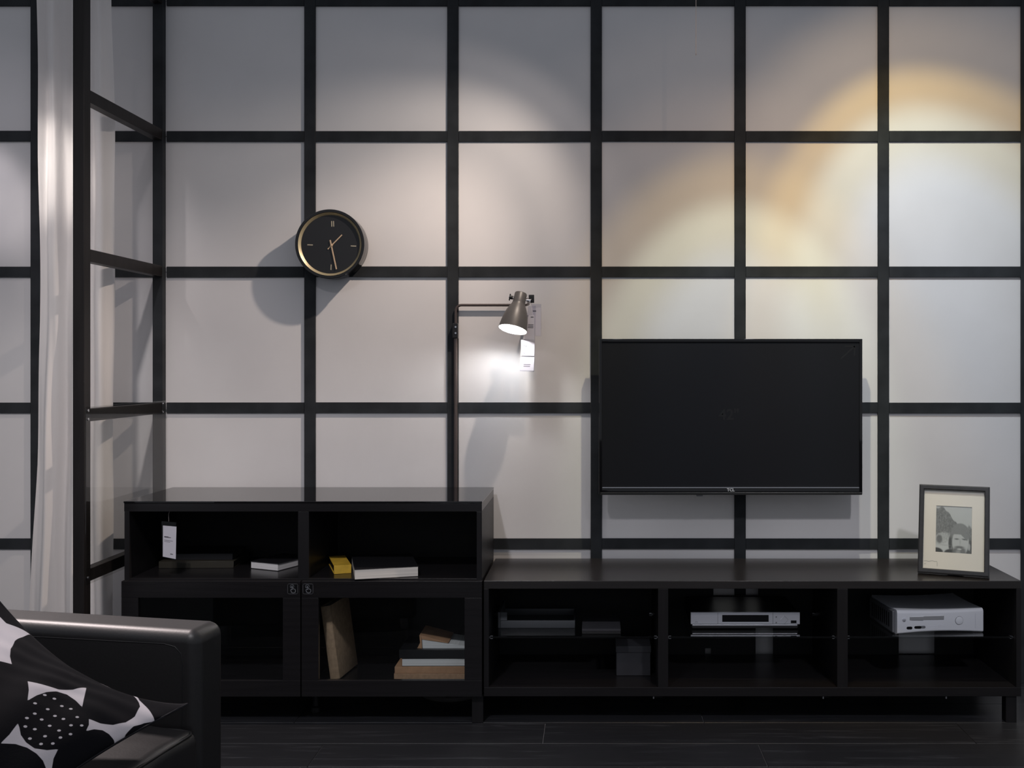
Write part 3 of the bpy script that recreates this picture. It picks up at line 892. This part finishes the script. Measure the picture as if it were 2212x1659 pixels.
# ------------------------------------------------------------------ disc player
def player():
    D = 3.552
    a, b = P(1492, 1323, D), P(1728, 1358, D)
    w = (b.x - a.x) / 2
    t = thing('disc_player', 'slim silver disc player on the middle glass shelf of the bench', 'disc player', ((a.x + b.x) / 2, D, sz))
    h = a.z - sz
    zu = P(0, 1348.5, D).z - sz
    bxo('housing', M_black_pl, t, (-w + .003, w - .003, .012, .245, .004, h - .001), bev=.0015)
    f = bxo('fascia', M_silver, t, (-w, w, 0, .012, zu, h), bev=.0012)
    X = lambda px: P(px, 0, D).x - (a.x + b.x) / 2
    Z = lambda py: P(0, py, D).z - sz
    bxo('lower_fascia', M_black_pl, t, (-w + .006, w - .008, .003, .012, .004, zu - .0004))
    bxo('silver_trim', M_silver, t, (-w + .006, w - .009, .0022, .006, zu - .0055, zu - .0015), bev=.0006)
    kk = 460 / 2120.0
    bxo('display_window', M_gloss, f, (X(1400 + 738 * kk), X(1400 + 1200 * kk), -.0006, .0004, Z(1180 + 752 * kk), Z(1180 + 684 * kk)))
    for px_ in (694, 1243):
        bxo('seam', M_black_pl, f, (X(1400 + px_ * kk) - .0004, X(1400 + px_ * kk) + .0004, -.0002, .0004, zu + .001, h - .001))
    bm = bmesh.new()
    dia = [(X(1400 + x * kk), Z(1180 + y * kk)) for x, y in ((1318, 730), (1354, 690), (1394, 730), (1356, 772))]
    prism(bm, dia, .0018, upright(0, .0002, 0))
    obj('jog_button', bm, M_silver, f)
    bm = bmesh.new()
    pts = [(x, -.0012, z) for x, z in dia[1:]]
    tube(bm, pts, .0005, 6)
    obj('button_seam', bm, M_black_pl, f)
    for yv in (703, 760):
        bm = bmesh.new()
        lathe(bm, [(.0024, 0), (.0024, .0014)], 16, Matrix.Translation((X(1400 + 1275 * kk), 0, Z(1180 + yv * kk))) @ Matrix.Rotation(PI / 2, 4, 'X'), True, True)
        obj('round_button', bm, M_grey_pl, f, smooth=40)
    bxo('usb_port', M_gloss, f, (X(1400 + 1421 * kk), X(1400 + 1477 * kk), -.0006, .0004, Z(1180 + 766 * kk), Z(1180 + 738 * kk)))
    bm = bmesh.new()
    tube(bm, [(X(1400 + x * kk), -.0004, Z(1180 + y * kk)) for x, y in ((464, 758), (474, 750), (488, 748), (495, 757), (464, 758))], .0004, 6)
    obj('disc_mark', bm, M_grey_pl, f)
    for (xx, yy) in ((-w + .03, .03), (w - .03, .03), (-w + .03, .22), (w - .03, .22)):
        bm = bmesh.new(); lathe(bm, [(.010, 0), (.010, .0042)], 16, Matrix.Translation((xx, yy, 0)), True, True)
        obj('foot', bm, M_black_pl, t, smooth=40)
player()

# ------------------------------------------------------------------ game console
def console():
    A, Bp = P(1938, 1370, 3.482), P(2124, 1366, 3.512)
    rot = math.atan2(Bp.y - A.y, Bp.x - A.x)
    w = math.hypot(Bp.x - A.x, Bp.y - A.y)
    t = thing('game_console', 'white game console lying flat on the right glass shelf of the bench', 'game console', (A.x, A.y, sz), rot)
    H_, Dp = .083, .235
    # waisted outline: slightly concave faces (seen from the front), rounded front edge
    def shell(x_of, off, y0_, y1_, front_r, m, name, inset=0.0, n=26):
        bm = bmesh.new()
        rows = []
        ys = [y0_ + front_r * (1 - math.cos(a)) for a in np.linspace(0, PI / 2, 6)] + list(np.linspace(y0_ + front_r, y1_, 8)[1:])
        for yv in ys:
            sh_ = front_r - math.sqrt(max(0, front_r ** 2 - max(0, front_r - (yv - y0_)) ** 2)) if yv < y0_ + front_r else 0
            loop = []
            for i in range(n + 1):
                s_ = i / n
                x = inset + (w - 2 * inset) * s_
                dip = .0048 * math.sin(PI * s_)
                mid = .0035 * math.sin(PI * min(1, (yv - y0_) / (y1_ - y0_)))
                loop.append((x, yv + .006 * math.sin(PI * s_) * (1 if yv < y0_ + front_r + .001 else 0), H_ - inset - dip - mid - sh_))
            for i in range(n, -1, -1):
                s_ = i / n
                x = inset + (w - 2 * inset) * s_
                dip = .0048 * math.sin(PI * s_)
                loop.append((x, yv + .006 * math.sin(PI * s_) * (1 if yv < y0_ + front_r + .001 else 0), inset + dip + sh_ * .6))
            rows.append([bm.verts.new(p_) for p_ in loop])
        for r0, r1 in zip(rows, rows[1:]):
            m_ = len(r0)
            for i in range(m_):
                bm.faces.new((r0[i], r0[(i + 1) % m_], r1[(i + 1) % m_], r1[i]))
        bm.faces.new(rows[0]); bm.faces.new(list(reversed(rows[-1])))
        return obj(name, bm, m, t, smooth=40)
    body = shell(None, 0, 0.0, Dp, .012, M_white_pl, 'shell')
    # grey vented side cheeks
    for (xa, xb) in ((-.010, -.0005), (w + .0005, w + .006)):
        ch = bxo('side_grille', M_grey_pl, t, (xa, xb, .016, Dp - .004, .003, H_ - .006), bev=.003)
        bm = bmesh.new()
        for i in range(9):
            yy = .045 + i * .019
            box(bm, xa - .0006, xa + .0012, yy, yy + .008, .016, H_ - .018)
        o_ = obj('vent_slots', bm, M_black_pl, ch)
    kk = 220 / 2212.0
    fx = lambda cx: (1920 + cx * kk - 1938) / (2124 - 1938) * w
    fz = lambda cy: (1370 - (1300 + cy * kk)) * 3.49 / F + .000
    ycurve = lambda cx: .006 * math.sin(PI * min(1, max(0, fx(cx) / w)))
    dr = bxo('disc_drawer', M_tray_chrome, t, (fx(285), fx(760), -.0012 + ycurve(600), .004 + ycurve(600), fz(415), fz(325)), (fx(760), fx(1210), -.0012 + ycurve(900), .004 + ycurve(900), fz(412), fz(318)), bev=.0015)
    bm = bmesh.new()
    lathe(bm, [(.0058, 0), (.0058, .0015), (.004, .002)], 24, Matrix.Translation((fx(333), .002 + ycurve(333) - .003, fz(385))) @ Matrix.Rotation(PI / 2, 4, 'X'), True, True)
    obj('eject_button', bm, M_silver, dr, smooth=40)
    def slot(name, x0_, x1_, y0_, y1_, m):
        yy = ycurve((x0_ + x1_) / 2)
        bm = bmesh.new()
        X0, X1, Z0, Z1 = fx(x0_), fx(x1_), fz(y1_), fz(y0_)
        r = (Z1 - Z0) / 2
        pts = [(X1 - r + r * math.cos(a), (Z0 + Z1) / 2 + r * math.sin(a)) for a in np.linspace(-PI / 2, PI / 2, 8)] + [(X0 + r + r * math.cos(a), (Z0 + Z1) / 2 + r * math.sin(a)) for a in np.linspace(PI / 2, 1.5 * PI, 8)]
        prism(bm, pts, .003, upright(0, yy + .0022, 0))
        obj(name, bm, m, t)
    slot('port_door', 388, 515, 540, 600, M_gloss)
    slot('port_door', 560, 715, 535, 592, M_gloss)
    slot('port_door', 690, 805, 535, 590, M_grey_pl)
    def ringo(name, cx, cy, R, rr, m):
        bm = bmesh.new()
        yy = ycurve(cx)
        tube(bm, [(fx(cx) + R * math.cos(a), yy - .0002, fz(cy) + R * math.sin(a)) for a in np.linspace(0, 2 * PI, 33)], rr, 6)
        return obj(name, bm, m, t, smooth=60)
    bm = bmesh.new()
    lathe(bm, [(.0135, 0), (.0135, .0022), (.0122, .0030), (.001, .0024)], 40, Matrix.Translation((fx(1540), ycurve(1540) + .0010, fz(440))) @ Matrix.Rotation(PI / 2, 4, 'X'), True, True)
    pb = obj('power_button', bm, M_white_pl, t, smooth=40)
    ringo('power_button_gap', 1540, 440, .0139, .0006, M_grey_pl)
    # small memory-slot cover outlines
    def outline(x0_, x1_, y0_, y1_):
        bm = bmesh.new()
        yy = ycurve((x0_ + x1_) / 2) - .0001
        tube(bm, [(fx(x), yy, fz(y)) for x, y in ((x0_, y0_), (x1_, y0_), (x1_, y1_), (x0_, y1_), (x0_, y0_))], .0003, 6)
        obj('cover_seam', bm, M_silver, t)
    outline(865, 1100, 530, 590); outline(1140, 1200, 530, 585); outline(1880, 1960, 290, 605)
console()

# ------------------------------------------------------------------ framed photograph
def photo_frame():
    bl, br = P(1982, 1240, 3.555), P(2137, 1251, 3.467)
    rot = math.atan2(br.y - bl.y, br.x - bl.x)
    w = math.hypot(br.x - bl.x, br.y - bl.y)
    t = thing('photo_frame', 'dark grey photo frame with cream mount standing on the bench', 'photo frame', ((bl.x + br.x) / 2, (bl.y + br.y) / 2, .4770), rot)
    h, lean, dep = .307, math.radians(15), .020
    Ml = Matrix.Rotation(-lean, 4, 'X') @ Matrix.Translation((0, 0, 0))
    fw = .0165
    up = Matrix.Translation((0, dep * math.cos(lean) * 0, dep * math.sin(lean) * .0 + .0052)) @ Ml
    bm = bmesh.new()
    hw = w / 2
    prof = [(0, 0), (0, dep), (fw, dep), (fw, -.0005), (fw * .85, -.0030), (fw * .25, -.0030)]      # (in from outer edge, y)
    cs = [(-hw, 0, 1, 1), (hw, 0, -1, 1), (hw, h, -1, -1), (-hw, h, 1, -1)]
    rings = [[bm.verts.new((x + sx * pi_, py_, z + sz_ * pi_)) for (pi_, py_) in prof] for (x, z, sx, sz_) in cs]
    for i in range(4):
        a, b = rings[i], rings[(i + 1) % 4]
        for j in range(len(prof)):
            bm.faces.new((a[j], b[j], b[(j + 1) % len(prof)], a[(j + 1) % len(prof)]))
    bmesh.ops.transform(bm, matrix=up, verts=bm.verts[:])
    obj('frame', bm, M_frame, t)
    bm = bmesh.new(); box(bm, -hw + fw, hw - fw, .0145, dep, fw, h - fw, M=up)
    obj('backing_board', bm, M_black_pl, t)
    # mount with a window
    k = 240 / 1593.0
    # window in frame-local units (fractions of the opening)
    iw, ih = w - 2 * fw, h - 2 * fw
    wx0, wx1, wz0, wz1 = -hw + fw + iw * .205, -hw + fw + iw * .795, fw + ih * .215, fw + ih * .800
    bm = bmesh.new()
    for (a, b, c, d) in ((-hw + fw, wx0, fw, h - fw), (wx1, hw - fw, fw, h - fw), (wx0, wx1, fw, wz0), (wx0, wx1, wz1, h - fw)):
        box(bm, a, b, .0090, .0110, c, d, M=up)
    mo = obj('mount', bm, M_passe, t)
    bm = bmesh.new()
    pts = [(.02, .105), (.06, .110), (.09, .104), (.13, .112), (.16, .116), (.19, .108), (.23, .112), (.235, .09), (.235, .04)]
    tube(bm, [up @ Vector((-hw + fw + iw * u, .0088, fw + ih * v * .85)) for u, v in pts], .0004, 6)
    tube(bm, [up @ Vector((-hw + fw + iw * u, .0088, fw + ih * v)) for u, v in ((.02, .055), (.05, .058))], .0004, 6)
    obj('pencil_mark', bm, M_grey_pl, mo)
    # grey-tone print: hillside, person in a knit cap, second person with a fringe
    NX, NZ = 84, 110
    U, V = np.meshgrid(np.linspace(0, 1, NX + 1), np.linspace(0, 1, NZ + 1))      # V downwards
    rng = np.random.default_rng(3)
    def sm(e0, e1, x):
        t_ = np.clip((x - e0) / (e1 - e0), 0, 1); return t_ * t_ * (3 - 2 * t_)
    def ell(cx, cy, rx, ry, soft=.06, ang=0):
        ca, sa = math.cos(ang), math.sin(ang)
        du, dv = (U - cx), (V - cy)
        x_, y_ = (du * ca + dv * sa) / rx, (-du * sa + dv * ca) / ry
        return 1 - sm(1 - soft * 2, 1 + soft, np.sqrt(x_ ** 2 + y_ ** 2))
    def mixv(img, m_, v): return img * (1 - m_) + v * m_
    noise = rng.random((NZ + 1, NX + 1))
    nz = (noise + np.roll(noise, 1, 0) + np.roll(noise, 1, 1) + np.roll(noise, -1, 0) + np.roll(noise, 2, 0)) / 5
    img = .60 - .04 * V + 0 * U
    ridge = .02 + np.clip(U - .22, 0, 1) * .95 + np.where(U < .22, (.22 - U) * .05, 0) + .02 * np.sin(U * 30)
    hill = sm(ridge - .01, ridge + .03, V) * (1 - sm(.56, .62, U))
    img = mixv(img, hill, .10 + .28 * nz)
    img = mixv(img, sm(.86, .92, U + .35 * (V - .45)) * sm(.38, .46, V + (.95 - U) * .8), .16 + .2 * nz)
    img = mixv(img, sm(.80, .98, V) * .9, .10 + .2 * nz)
    # second person
    img = mixv(img, ell(.20, .86, .24, .27), .62 + .04 * nz)
    img = mixv(img, ell(.17, .70, .25, .13, .15, -.25), .34 + .35 * nz)
    img = mixv(img, ell(.10, .72, .09, .10, .2), .12 + .15 * nz)
    img = mixv(img, ell(.40, .80, .05, .16, .2), .10)
    img = mixv(img, ell(.22, .845, .17, .012, .5), .48)
    img = mixv(img, ell(.02, 1.0, .20, .10, .1), .06)
    img = mixv(img, ell(.40, 1.02, .18, .10, .1), .07)
    # person in the knit cap
    img = mixv(img, ell(.94, .99, .20, .30, .1), .08 + .12 * nz)
    img = mixv(img, ell(.69, .76, .235, .30, .05), .58 + .03 * nz)
    cap = ell(.68, .58, .265, .225, .05) * (1 - sm(.0, .03, V - (.585 + .35 * (U - .60) ** 2 + np.clip(U - .70, 0, 1) * .62)))
    img = mixv(img, cap, .26 + .05 * nz)
    img = mixv(img, ell(.585, .70, .075, .018, .4), .15)
    img = mixv(img, ell(.79, .70, .075, .018, .4, .1), .15)
    img = mixv(img, ell(.68, .76, .018, .07, .6), .44)
    beard = ell(.66, .98, .20, .17, .15) * sm(.86, .92, V)
    img = mixv(img, beard, .16 + .10 * nz)
    img = mixv(img, ell(.66, .875, .15, .035, .3), .17 + .06 * nz)
    img = mixv(img, ell(.66, .915, .065, .022, .3), .62)
    img = mixv(img, ell(.63, 1.0, .075, .085, .3), .36)
    img = mixv(img, ell(.93, .86, .035, .08, .2), .50)
    img = np.clip(img, .03, .75)
    verts, faces = [], []
    for j in range(NZ + 1):
        for i in range(NX + 1):
            verts.append(up @ Vector((wx0 + (wx1 - wx0) * i / NX, .0112, wz1 - (wz1 - wz0) * j / NZ)))
    for j in range(NZ):
        for i in range(NX):
            q_ = j * (NX + 1) + i
            faces.append((q_, q_ + NX + 1, q_ + NX + 2, q_ + 1))
    me = bpy.data.meshes.new('photo_print'); me.from_pydata(verts, [], faces)
    at_ = me.color_attributes.new('tone', 'FLOAT_COLOR', 'POINT')
    g = img.reshape(-1)
    at_.data.foreach_set('color', np.stack([g * 1.0, g * .98, g * .97, np.ones_like(g)], 1).reshape(-1).astype(np.float32))
    m = bpy.data.materials.new('grey_photo_print'); m.use_nodes = True
    an = m.node_tree.nodes.new('ShaderNodeVertexColor'); an.layer_name = 'tone'
    m.node_tree.links.new(an.outputs[0], m.node_tree.nodes['Principled BSDF'].inputs['Base Color'])
    m.node_tree.nodes['Principled BSDF'].inputs['Roughness'].default_value = .6
    me.materials.append(m)
    po = bpy.data.objects.new('photo_print', me); C.objects.link(po); po.parent = t
    bm = bmesh.new(); box(bm, -hw + fw - .002, hw - fw + .002, .0060, .0075, fw - .002, h - fw + .002, M=up)
    obj('pane', bm, M_glass, t)
    bm = bmesh.new()
    st = [(-.03, dep, .005), (.03, dep, .005)]
    a0 = up @ Vector((0, dep + .001, h * .62)); a1 = Vector((0, .165, .0006))
    u = (a1 - a0); Lh = u.length
    M = Matrix.Translation((a0 + a1) / 2) @ u.to_track_quat('Z', 'Y').to_matrix().to_4x4()
    box(bm, -.028, .028, -.0012, .0012, -Lh / 2, Lh / 2, M=M)
    obj('strut', bm, M_black_pl, t)
photo_frame()

# ------------------------------------------------------------------ leather sofa
def sofa():
    rot = math.radians(-10)
    root = Vector((-.822, 2.122, 0))           # front near-side foot of the far arm
    t = thing('leather_sofa', 'black leather sofa with slim arms in the foreground', 'sofa', root, rot)
    AH, AT, DEPTH, WID = .655, .112, .88, 1.80
    def arm(y0_, y1_):
        bm = bmesh.new()
        box(bm, -DEPTH, 0, y0_, y1_, .055, AH, bev=.026, seg=5)
        # soft rounding of the top front corner
        for v in bm.verts:
            fx_ = max(0, v.co.x + .16) / .16; fz_ = max(0, v.co.z - (AH - .16)) / .16
            v.co.z -= .012 * fx_ ** 2 * (1 if v.co.z > AH - .1 else 0)
        a = obj('arm', bm, M_leather, t, smooth=80, hard=True)
        bm = bmesh.new()
        for yy in (y0_ + .0003, y1_ - .0003):
            tube(bm, [(-DEPTH + .05, yy, AH - .034), (-.075, yy, AH - .036), (-.050, yy, AH - .041), (-.036, yy, AH - .055), (-.033, yy, AH - .080), (-.033, yy, .09)], .0013, 8)
        obj('seam', bm, M_seam, a, smooth=60)
        return a
    arm(0.0, AT)
    arm(-WID + AT, -WID + 2 * AT)
    iw0, iw1 = -WID + 2 * AT + .002, -.002
    bxo('base', M_leather, t, (-DEPTH, -.012, iw0, iw1, .055, .30), bev=.012)
    bm = bmesh.new()
    box(bm, -DEPTH, -DEPTH + .20, iw0, iw1, .301, .66, bev=.05, seg=5)
    obj('backrest', bm, M_leather, t, smooth=80, hard=True)
    # seat cushion: slightly crowned with piping
    bm = bmesh.new()
    box(bm, -DEPTH + .201, .012, iw0 + .002, iw1 - .004, .3015, .452, bev=.024, seg=5)
    bmesh.ops.subdivide_edges(bm, edges=[e for e in bm.edges if e.calc_length() > .2], cuts=14, use_grid_fill=True)
    for v in bm.verts:
        if v.co.z > .42:
            sx = (v.co.x + DEPTH - .2) / (DEPTH - .19); sy = (v.co.y - iw0) / (iw1 - iw0)
            v.co.z += .010 * math.sin(PI * min(1, max(0, sx))) + .003 * math.sin(40 * sy + 9 * sx)
    seat = obj('seat_cushion', bm, M_leather, t, smooth=60)
    bm = bmesh.new()
    tube(bm, [(-.6, iw1 - .0105, .446), (-.03, iw1 - .0105, .446), (-.004, iw1 - .016, .4455), (.005, iw1 - .030, .4455), (.0055, iw1 - .2, .4455), (.0055, iw0 + .03, .4455)], .0032, 8)
    obj('piping', bm, M_seam, seat, smooth=60)
    for (xx, yy) in ((-.06, AT / 2), (-DEPTH + .06, AT / 2), (-.06, -WID + 1.5 * AT), (-DEPTH + .06, -WID + 1.5 * AT)):
        bm = bmesh.new(); lathe(bm, [(.018, 0), (.022, .056)], 18, Matrix.Translation((xx, yy, 0)), True, True)
        obj('foot', bm, M_chrome, t, smooth=40)
sofa()

# ------------------------------------------------------------------ patterned cushion
def cushion():
    Cc = Vector((-.785, 1.98, .545)); a = Vector((-.42, .09, .20)); b = Vector((-.17, -.35, -.085))
    n = a.cross(b).normalized(); H_ = .055
    white = [
        [(1.03, .10), (0.991, 0.113), (0.913, 0.071), (0.871, 0.077), (0.8, 0.003), (0.769, 0.1), (0.741, 0.168), (0.684, 0.253), (0.642, 0.3), (0.588, 0.346), (0.618, 0.376), (0.669, 0.454), (.80, .44), (.92, .40), (1.03, .38)],
        [(0.463, 0.395), (0.414, 0.362), (0.371, 0.329), (0.351, 0.271), (0.35, 0.195), (0.274, 0.297), (0.231, 0.351), (0.282, 0.334), (0.331, 0.327), (0.361, 0.351), (0.371, 0.396), (0.371, 0.444), (0.36, 0.501), (0.411, 0.443)],
        [(0.161, 0.385), (0.117, 0.366), (0.081, 0.332), (0.063, 0.282), (0.077, 0.216), (0.125, 0.135), (0.16, 0.099), (.215, .055), (.250, .022), (.238, .016), (0.18, 0.073), (0.111, 0.113), (0.042, 0.158), (-0.003, 0.184), (0.018, 0.221), (0.026, 0.271), (0.009, 0.329), (-0.024, 0.378), (-0.03, 0.415), (-0.03, 0.472), (-0.03, 0.483), (-0.03, 0.433), (-0.012, 0.398), (0.014, 0.386), (0.051, 0.382), (0.081, 0.388), (0.102, 0.413), (0.111, 0.448), (0.132, 0.413)],
        [(0.285, 0.619), (0.267, 0.629), (0.236, 0.651), (0.198, 0.662), (0.157, 0.66), (0.122, 0.632), (0.101, 0.597), (0.078, 0.64), (0.041, 0.683), (0.05, 0.696), (0.094, 0.677), (0.134, 0.672), (0.176, 0.677), (0.214, 0.696), (0.247, 0.735), (0.26, 0.682)],
        [(.405, .012), (.355, .010), (.355, .026), (.405, .028)],
        [(.62, .66), (.70, .62), (.80, .66), (.86, .74), (.80, .80), (.74, .74), (.66, .78), (.58, .74)],
        [(.45, .80), (.52, .84), (.60, .90), (.50, .95), (.40, .90), (.36, .86)]]
    dots = [(0.36, 0.414), (0.328, 0.397), (0.336, 0.487), (0.28, 0.407), (0.248, 0.393), (0.289, 0.47), (0.293, 0.53), (0.245, 0.477), (0.192, 0.416), (0.289, 0.572), (0.256, 0.532), (0.213, 0.466), (0.259, 0.608), (0.168, 0.471), (0.144, 0.439), (0.213, 0.534), (0.23, 0.59), (0.172, 0.527), (0.132, 0.507), (0.204, 0.638), (0.18, 0.588), (0.14, 0.55), (0.159, 0.627), (0.134, 0.593)]
    N = 220
    la, lb_ = a.length, b.length
    us = np.linspace(0, 1, N + 1)
    U, V = np.meshgrid(us, us)
    X, Y = U * la, V * lb_
    def sdf_poly(poly):
        pts = np.array([(u * la, v * lb_) for u, v in poly])
        d = np.full(U.shape, 1e9); ins = np.zeros(U.shape, bool)
        m_ = len(pts)
        for i in range(m_):
            ax_, ay_ = pts[i]; bx_, by_ = pts[(i + 1) % m_]
            ex, ey = bx_ - ax_, by_ - ay_
            tt = np.clip(((X - ax_) * ex + (Y - ay_) * ey) / (ex * ex + ey * ey + 1e-12), 0, 1)
            d = np.minimum(d, np.hypot(X - ax_ - tt * ex, Y - ay_ - tt * ey))
            c_ = ((ay_ > Y) != (by_ > Y)) & (X < (bx_ - ax_) * (Y - ay_) / (by_ - ay_ + 1e-12) + ax_)
            ins ^= c_
        return np.where(ins, d, -d)
    S = np.full(U.shape, -1.0)
    for p_ in white: S = np.maximum(S, sdf_poly(p_))
    for (u, v) in dots: S = np.maximum(S, .0029 - np.hypot(X - u * la, Y - v * lb_))
    hh = H_ * (np.maximum(np.sin(PI * U), 1e-6) * np.maximum(np.sin(PI * V), 1e-6)) ** .6
    wr = .0022 * np.sin(26 * U + 9 * V) * np.sin(PI * U) * np.sin(PI * V) + .0016 * np.sin(47 * V - 13 * U + 2 * np.sin(7 * U)) * np.exp(-((V - .2) / .2) ** 2)
    # pinched sides
    pin = .028
    Up = U + 0 * V; Vp = V + 0 * U
    Uq = Up + pin * (.5 - Up) * 2 * np.sin(PI * Vp) * np.abs(2 * Up - 1) ** 2
    Vq = Vp + pin * (.5 - Vp) * 2 * np.sin(PI * Up) * np.abs(2 * Vp - 1) ** 2
    sag = .058 * np.sin(PI * np.clip(U / 1.08, 0, 1)) ** .8 * np.maximum(0, 1 - V) ** 1.6
    base = Cc + a * .5 + b * .5
    Z = Vector((0, 0, 1))
    zmin = .456
    def grid(sign):
        vs = []
        for j in range(N + 1):
            for i in range(N + 1):
                p_ = Cc + a * float(Uq[j, i]) + b * float(Vq[j, i]) + n * (sign * float(hh[j, i]) * (1.0 if sign > 0 else .8) + (float(wr[j, i]) if sign > 0 else 0)) - Z * float(sag[j, i])
                vs.append(p_ - base)
        return vs
    fr = [(j * (N + 1) + i, j * (N + 1) + i + 1, (j + 1) * (N + 1) + i + 1, (j + 1) * (N + 1) + i) for j in range(N) for i in range(N)]
    m = mat('black_white_print_cotton', (.5, .5, .5), .9, spec=.1, scale=(300, 300, 300), bump=.1)
    nt = m.node_tree; bs = nt.nodes['Principled BSDF']
    at_ = nt.nodes.new('ShaderNodeAttribute'); at_.attribute_name = 'print_edge'
    mr = nt.nodes.new('ShaderNodeMapRange'); mr.inputs[1].default_value = -.0004; mr.inputs[2].default_value = .0004
    mx = nt.nodes.new('ShaderNodeMix'); mx.data_type = 'RGBA'
    mx.inputs[6].default_value = (.0042, .0044, .0062, 1); mx.inputs[7].default_value = (.50, .48, .51, 1)
    nt.links.new(at_.outputs['Fac'], mr.inputs[0]); nt.links.new(mr.outputs[0], mx.inputs[0]); nt.links.new(mx.outputs[2], bs.inputs['Base Color'])
    t = thing('throw_cushion', 'black cushion with white petal print and a dotted circle on the sofa', 'cushion', base)
    me = bpy.data.meshes.new('printed_front'); me.from_pydata(grid(1), [], fr)
    fa = me.attributes.new('print_edge', 'FLOAT', 'POINT'); fa.data.foreach_set('value', S.reshape(-1).astype(np.float32))
    me.materials.append(m); me.polygons.foreach_set('use_smooth', [True] * len(me.polygons))
    o = bpy.data.objects.new('printed_front', me); C.objects.link(o); o.parent = t
    M_back = mat('cushion_black_back', (.012, .012, .015), .85, spec=.2)
    bm = bmesh.new()
    step = 10
    hb = []
    for j in range(0, N + 1, step):
        row = []
        for i in range(0, N + 1, step):
            p_ = Cc + a * float(Uq[j, i]) + b * float(Vq[j, i]) - n * float(hh[j, i]) * .75 - Z * float(sag[j, i]) - base
            if p_.z + base.z < zmin: p_.z = zmin - base.z
            row.append(bm.verts.new(p_))
        hb.append(row)
    for r0, r1 in zip(hb, hb[1:]):
        for i in range(len(r0) - 1):
            bm.faces.new((r0[i], r1[i], r1[i + 1], r0[i + 1]))
    obj('cushion_back', bm, M_back, t, smooth=80)
    edge = [(i, 0) for i in range(0, N + 1, 5)] + [(N, j) for j in range(5, N + 1, 5)] + [(i, N) for i in range(N - 5, -1, -5)] + [(0, j) for j in range(N - 5, -1, -5)]
    bm = bmesh.new()
    tube(bm, [Cc + a * float(Uq[j, i]) + b * float(Vq[j, i]) - Z * float(sag[j, i]) - base for i, j in edge], .0022, 6)
    obj('seam', bm, M_back, t, smooth=60)
cushion()

# ------------------------------------------------------------------ thin wire hanging from the ceiling track
wp = P(1503.5, 118, 3.50)
wr_ = thing('hanging_wire', 'thin pale wire hanging down from above in front of the upper wall', 'wire', (wp.x, wp.y, wp.z))
bm = bmesh.new()
tube(bm, [(0, 0, 0), (0, 0, 3.05 - wp.z)], .0011, 6)
obj('strand', bm, M_wire, wr_, smooth=60)
bm = bmesh.new()
lathe(bm, [(.0016, -.002), (.0016, .004)], 8, None, True, True)
obj('end_ferrule', bm, M_wire, wr_, smooth=40)
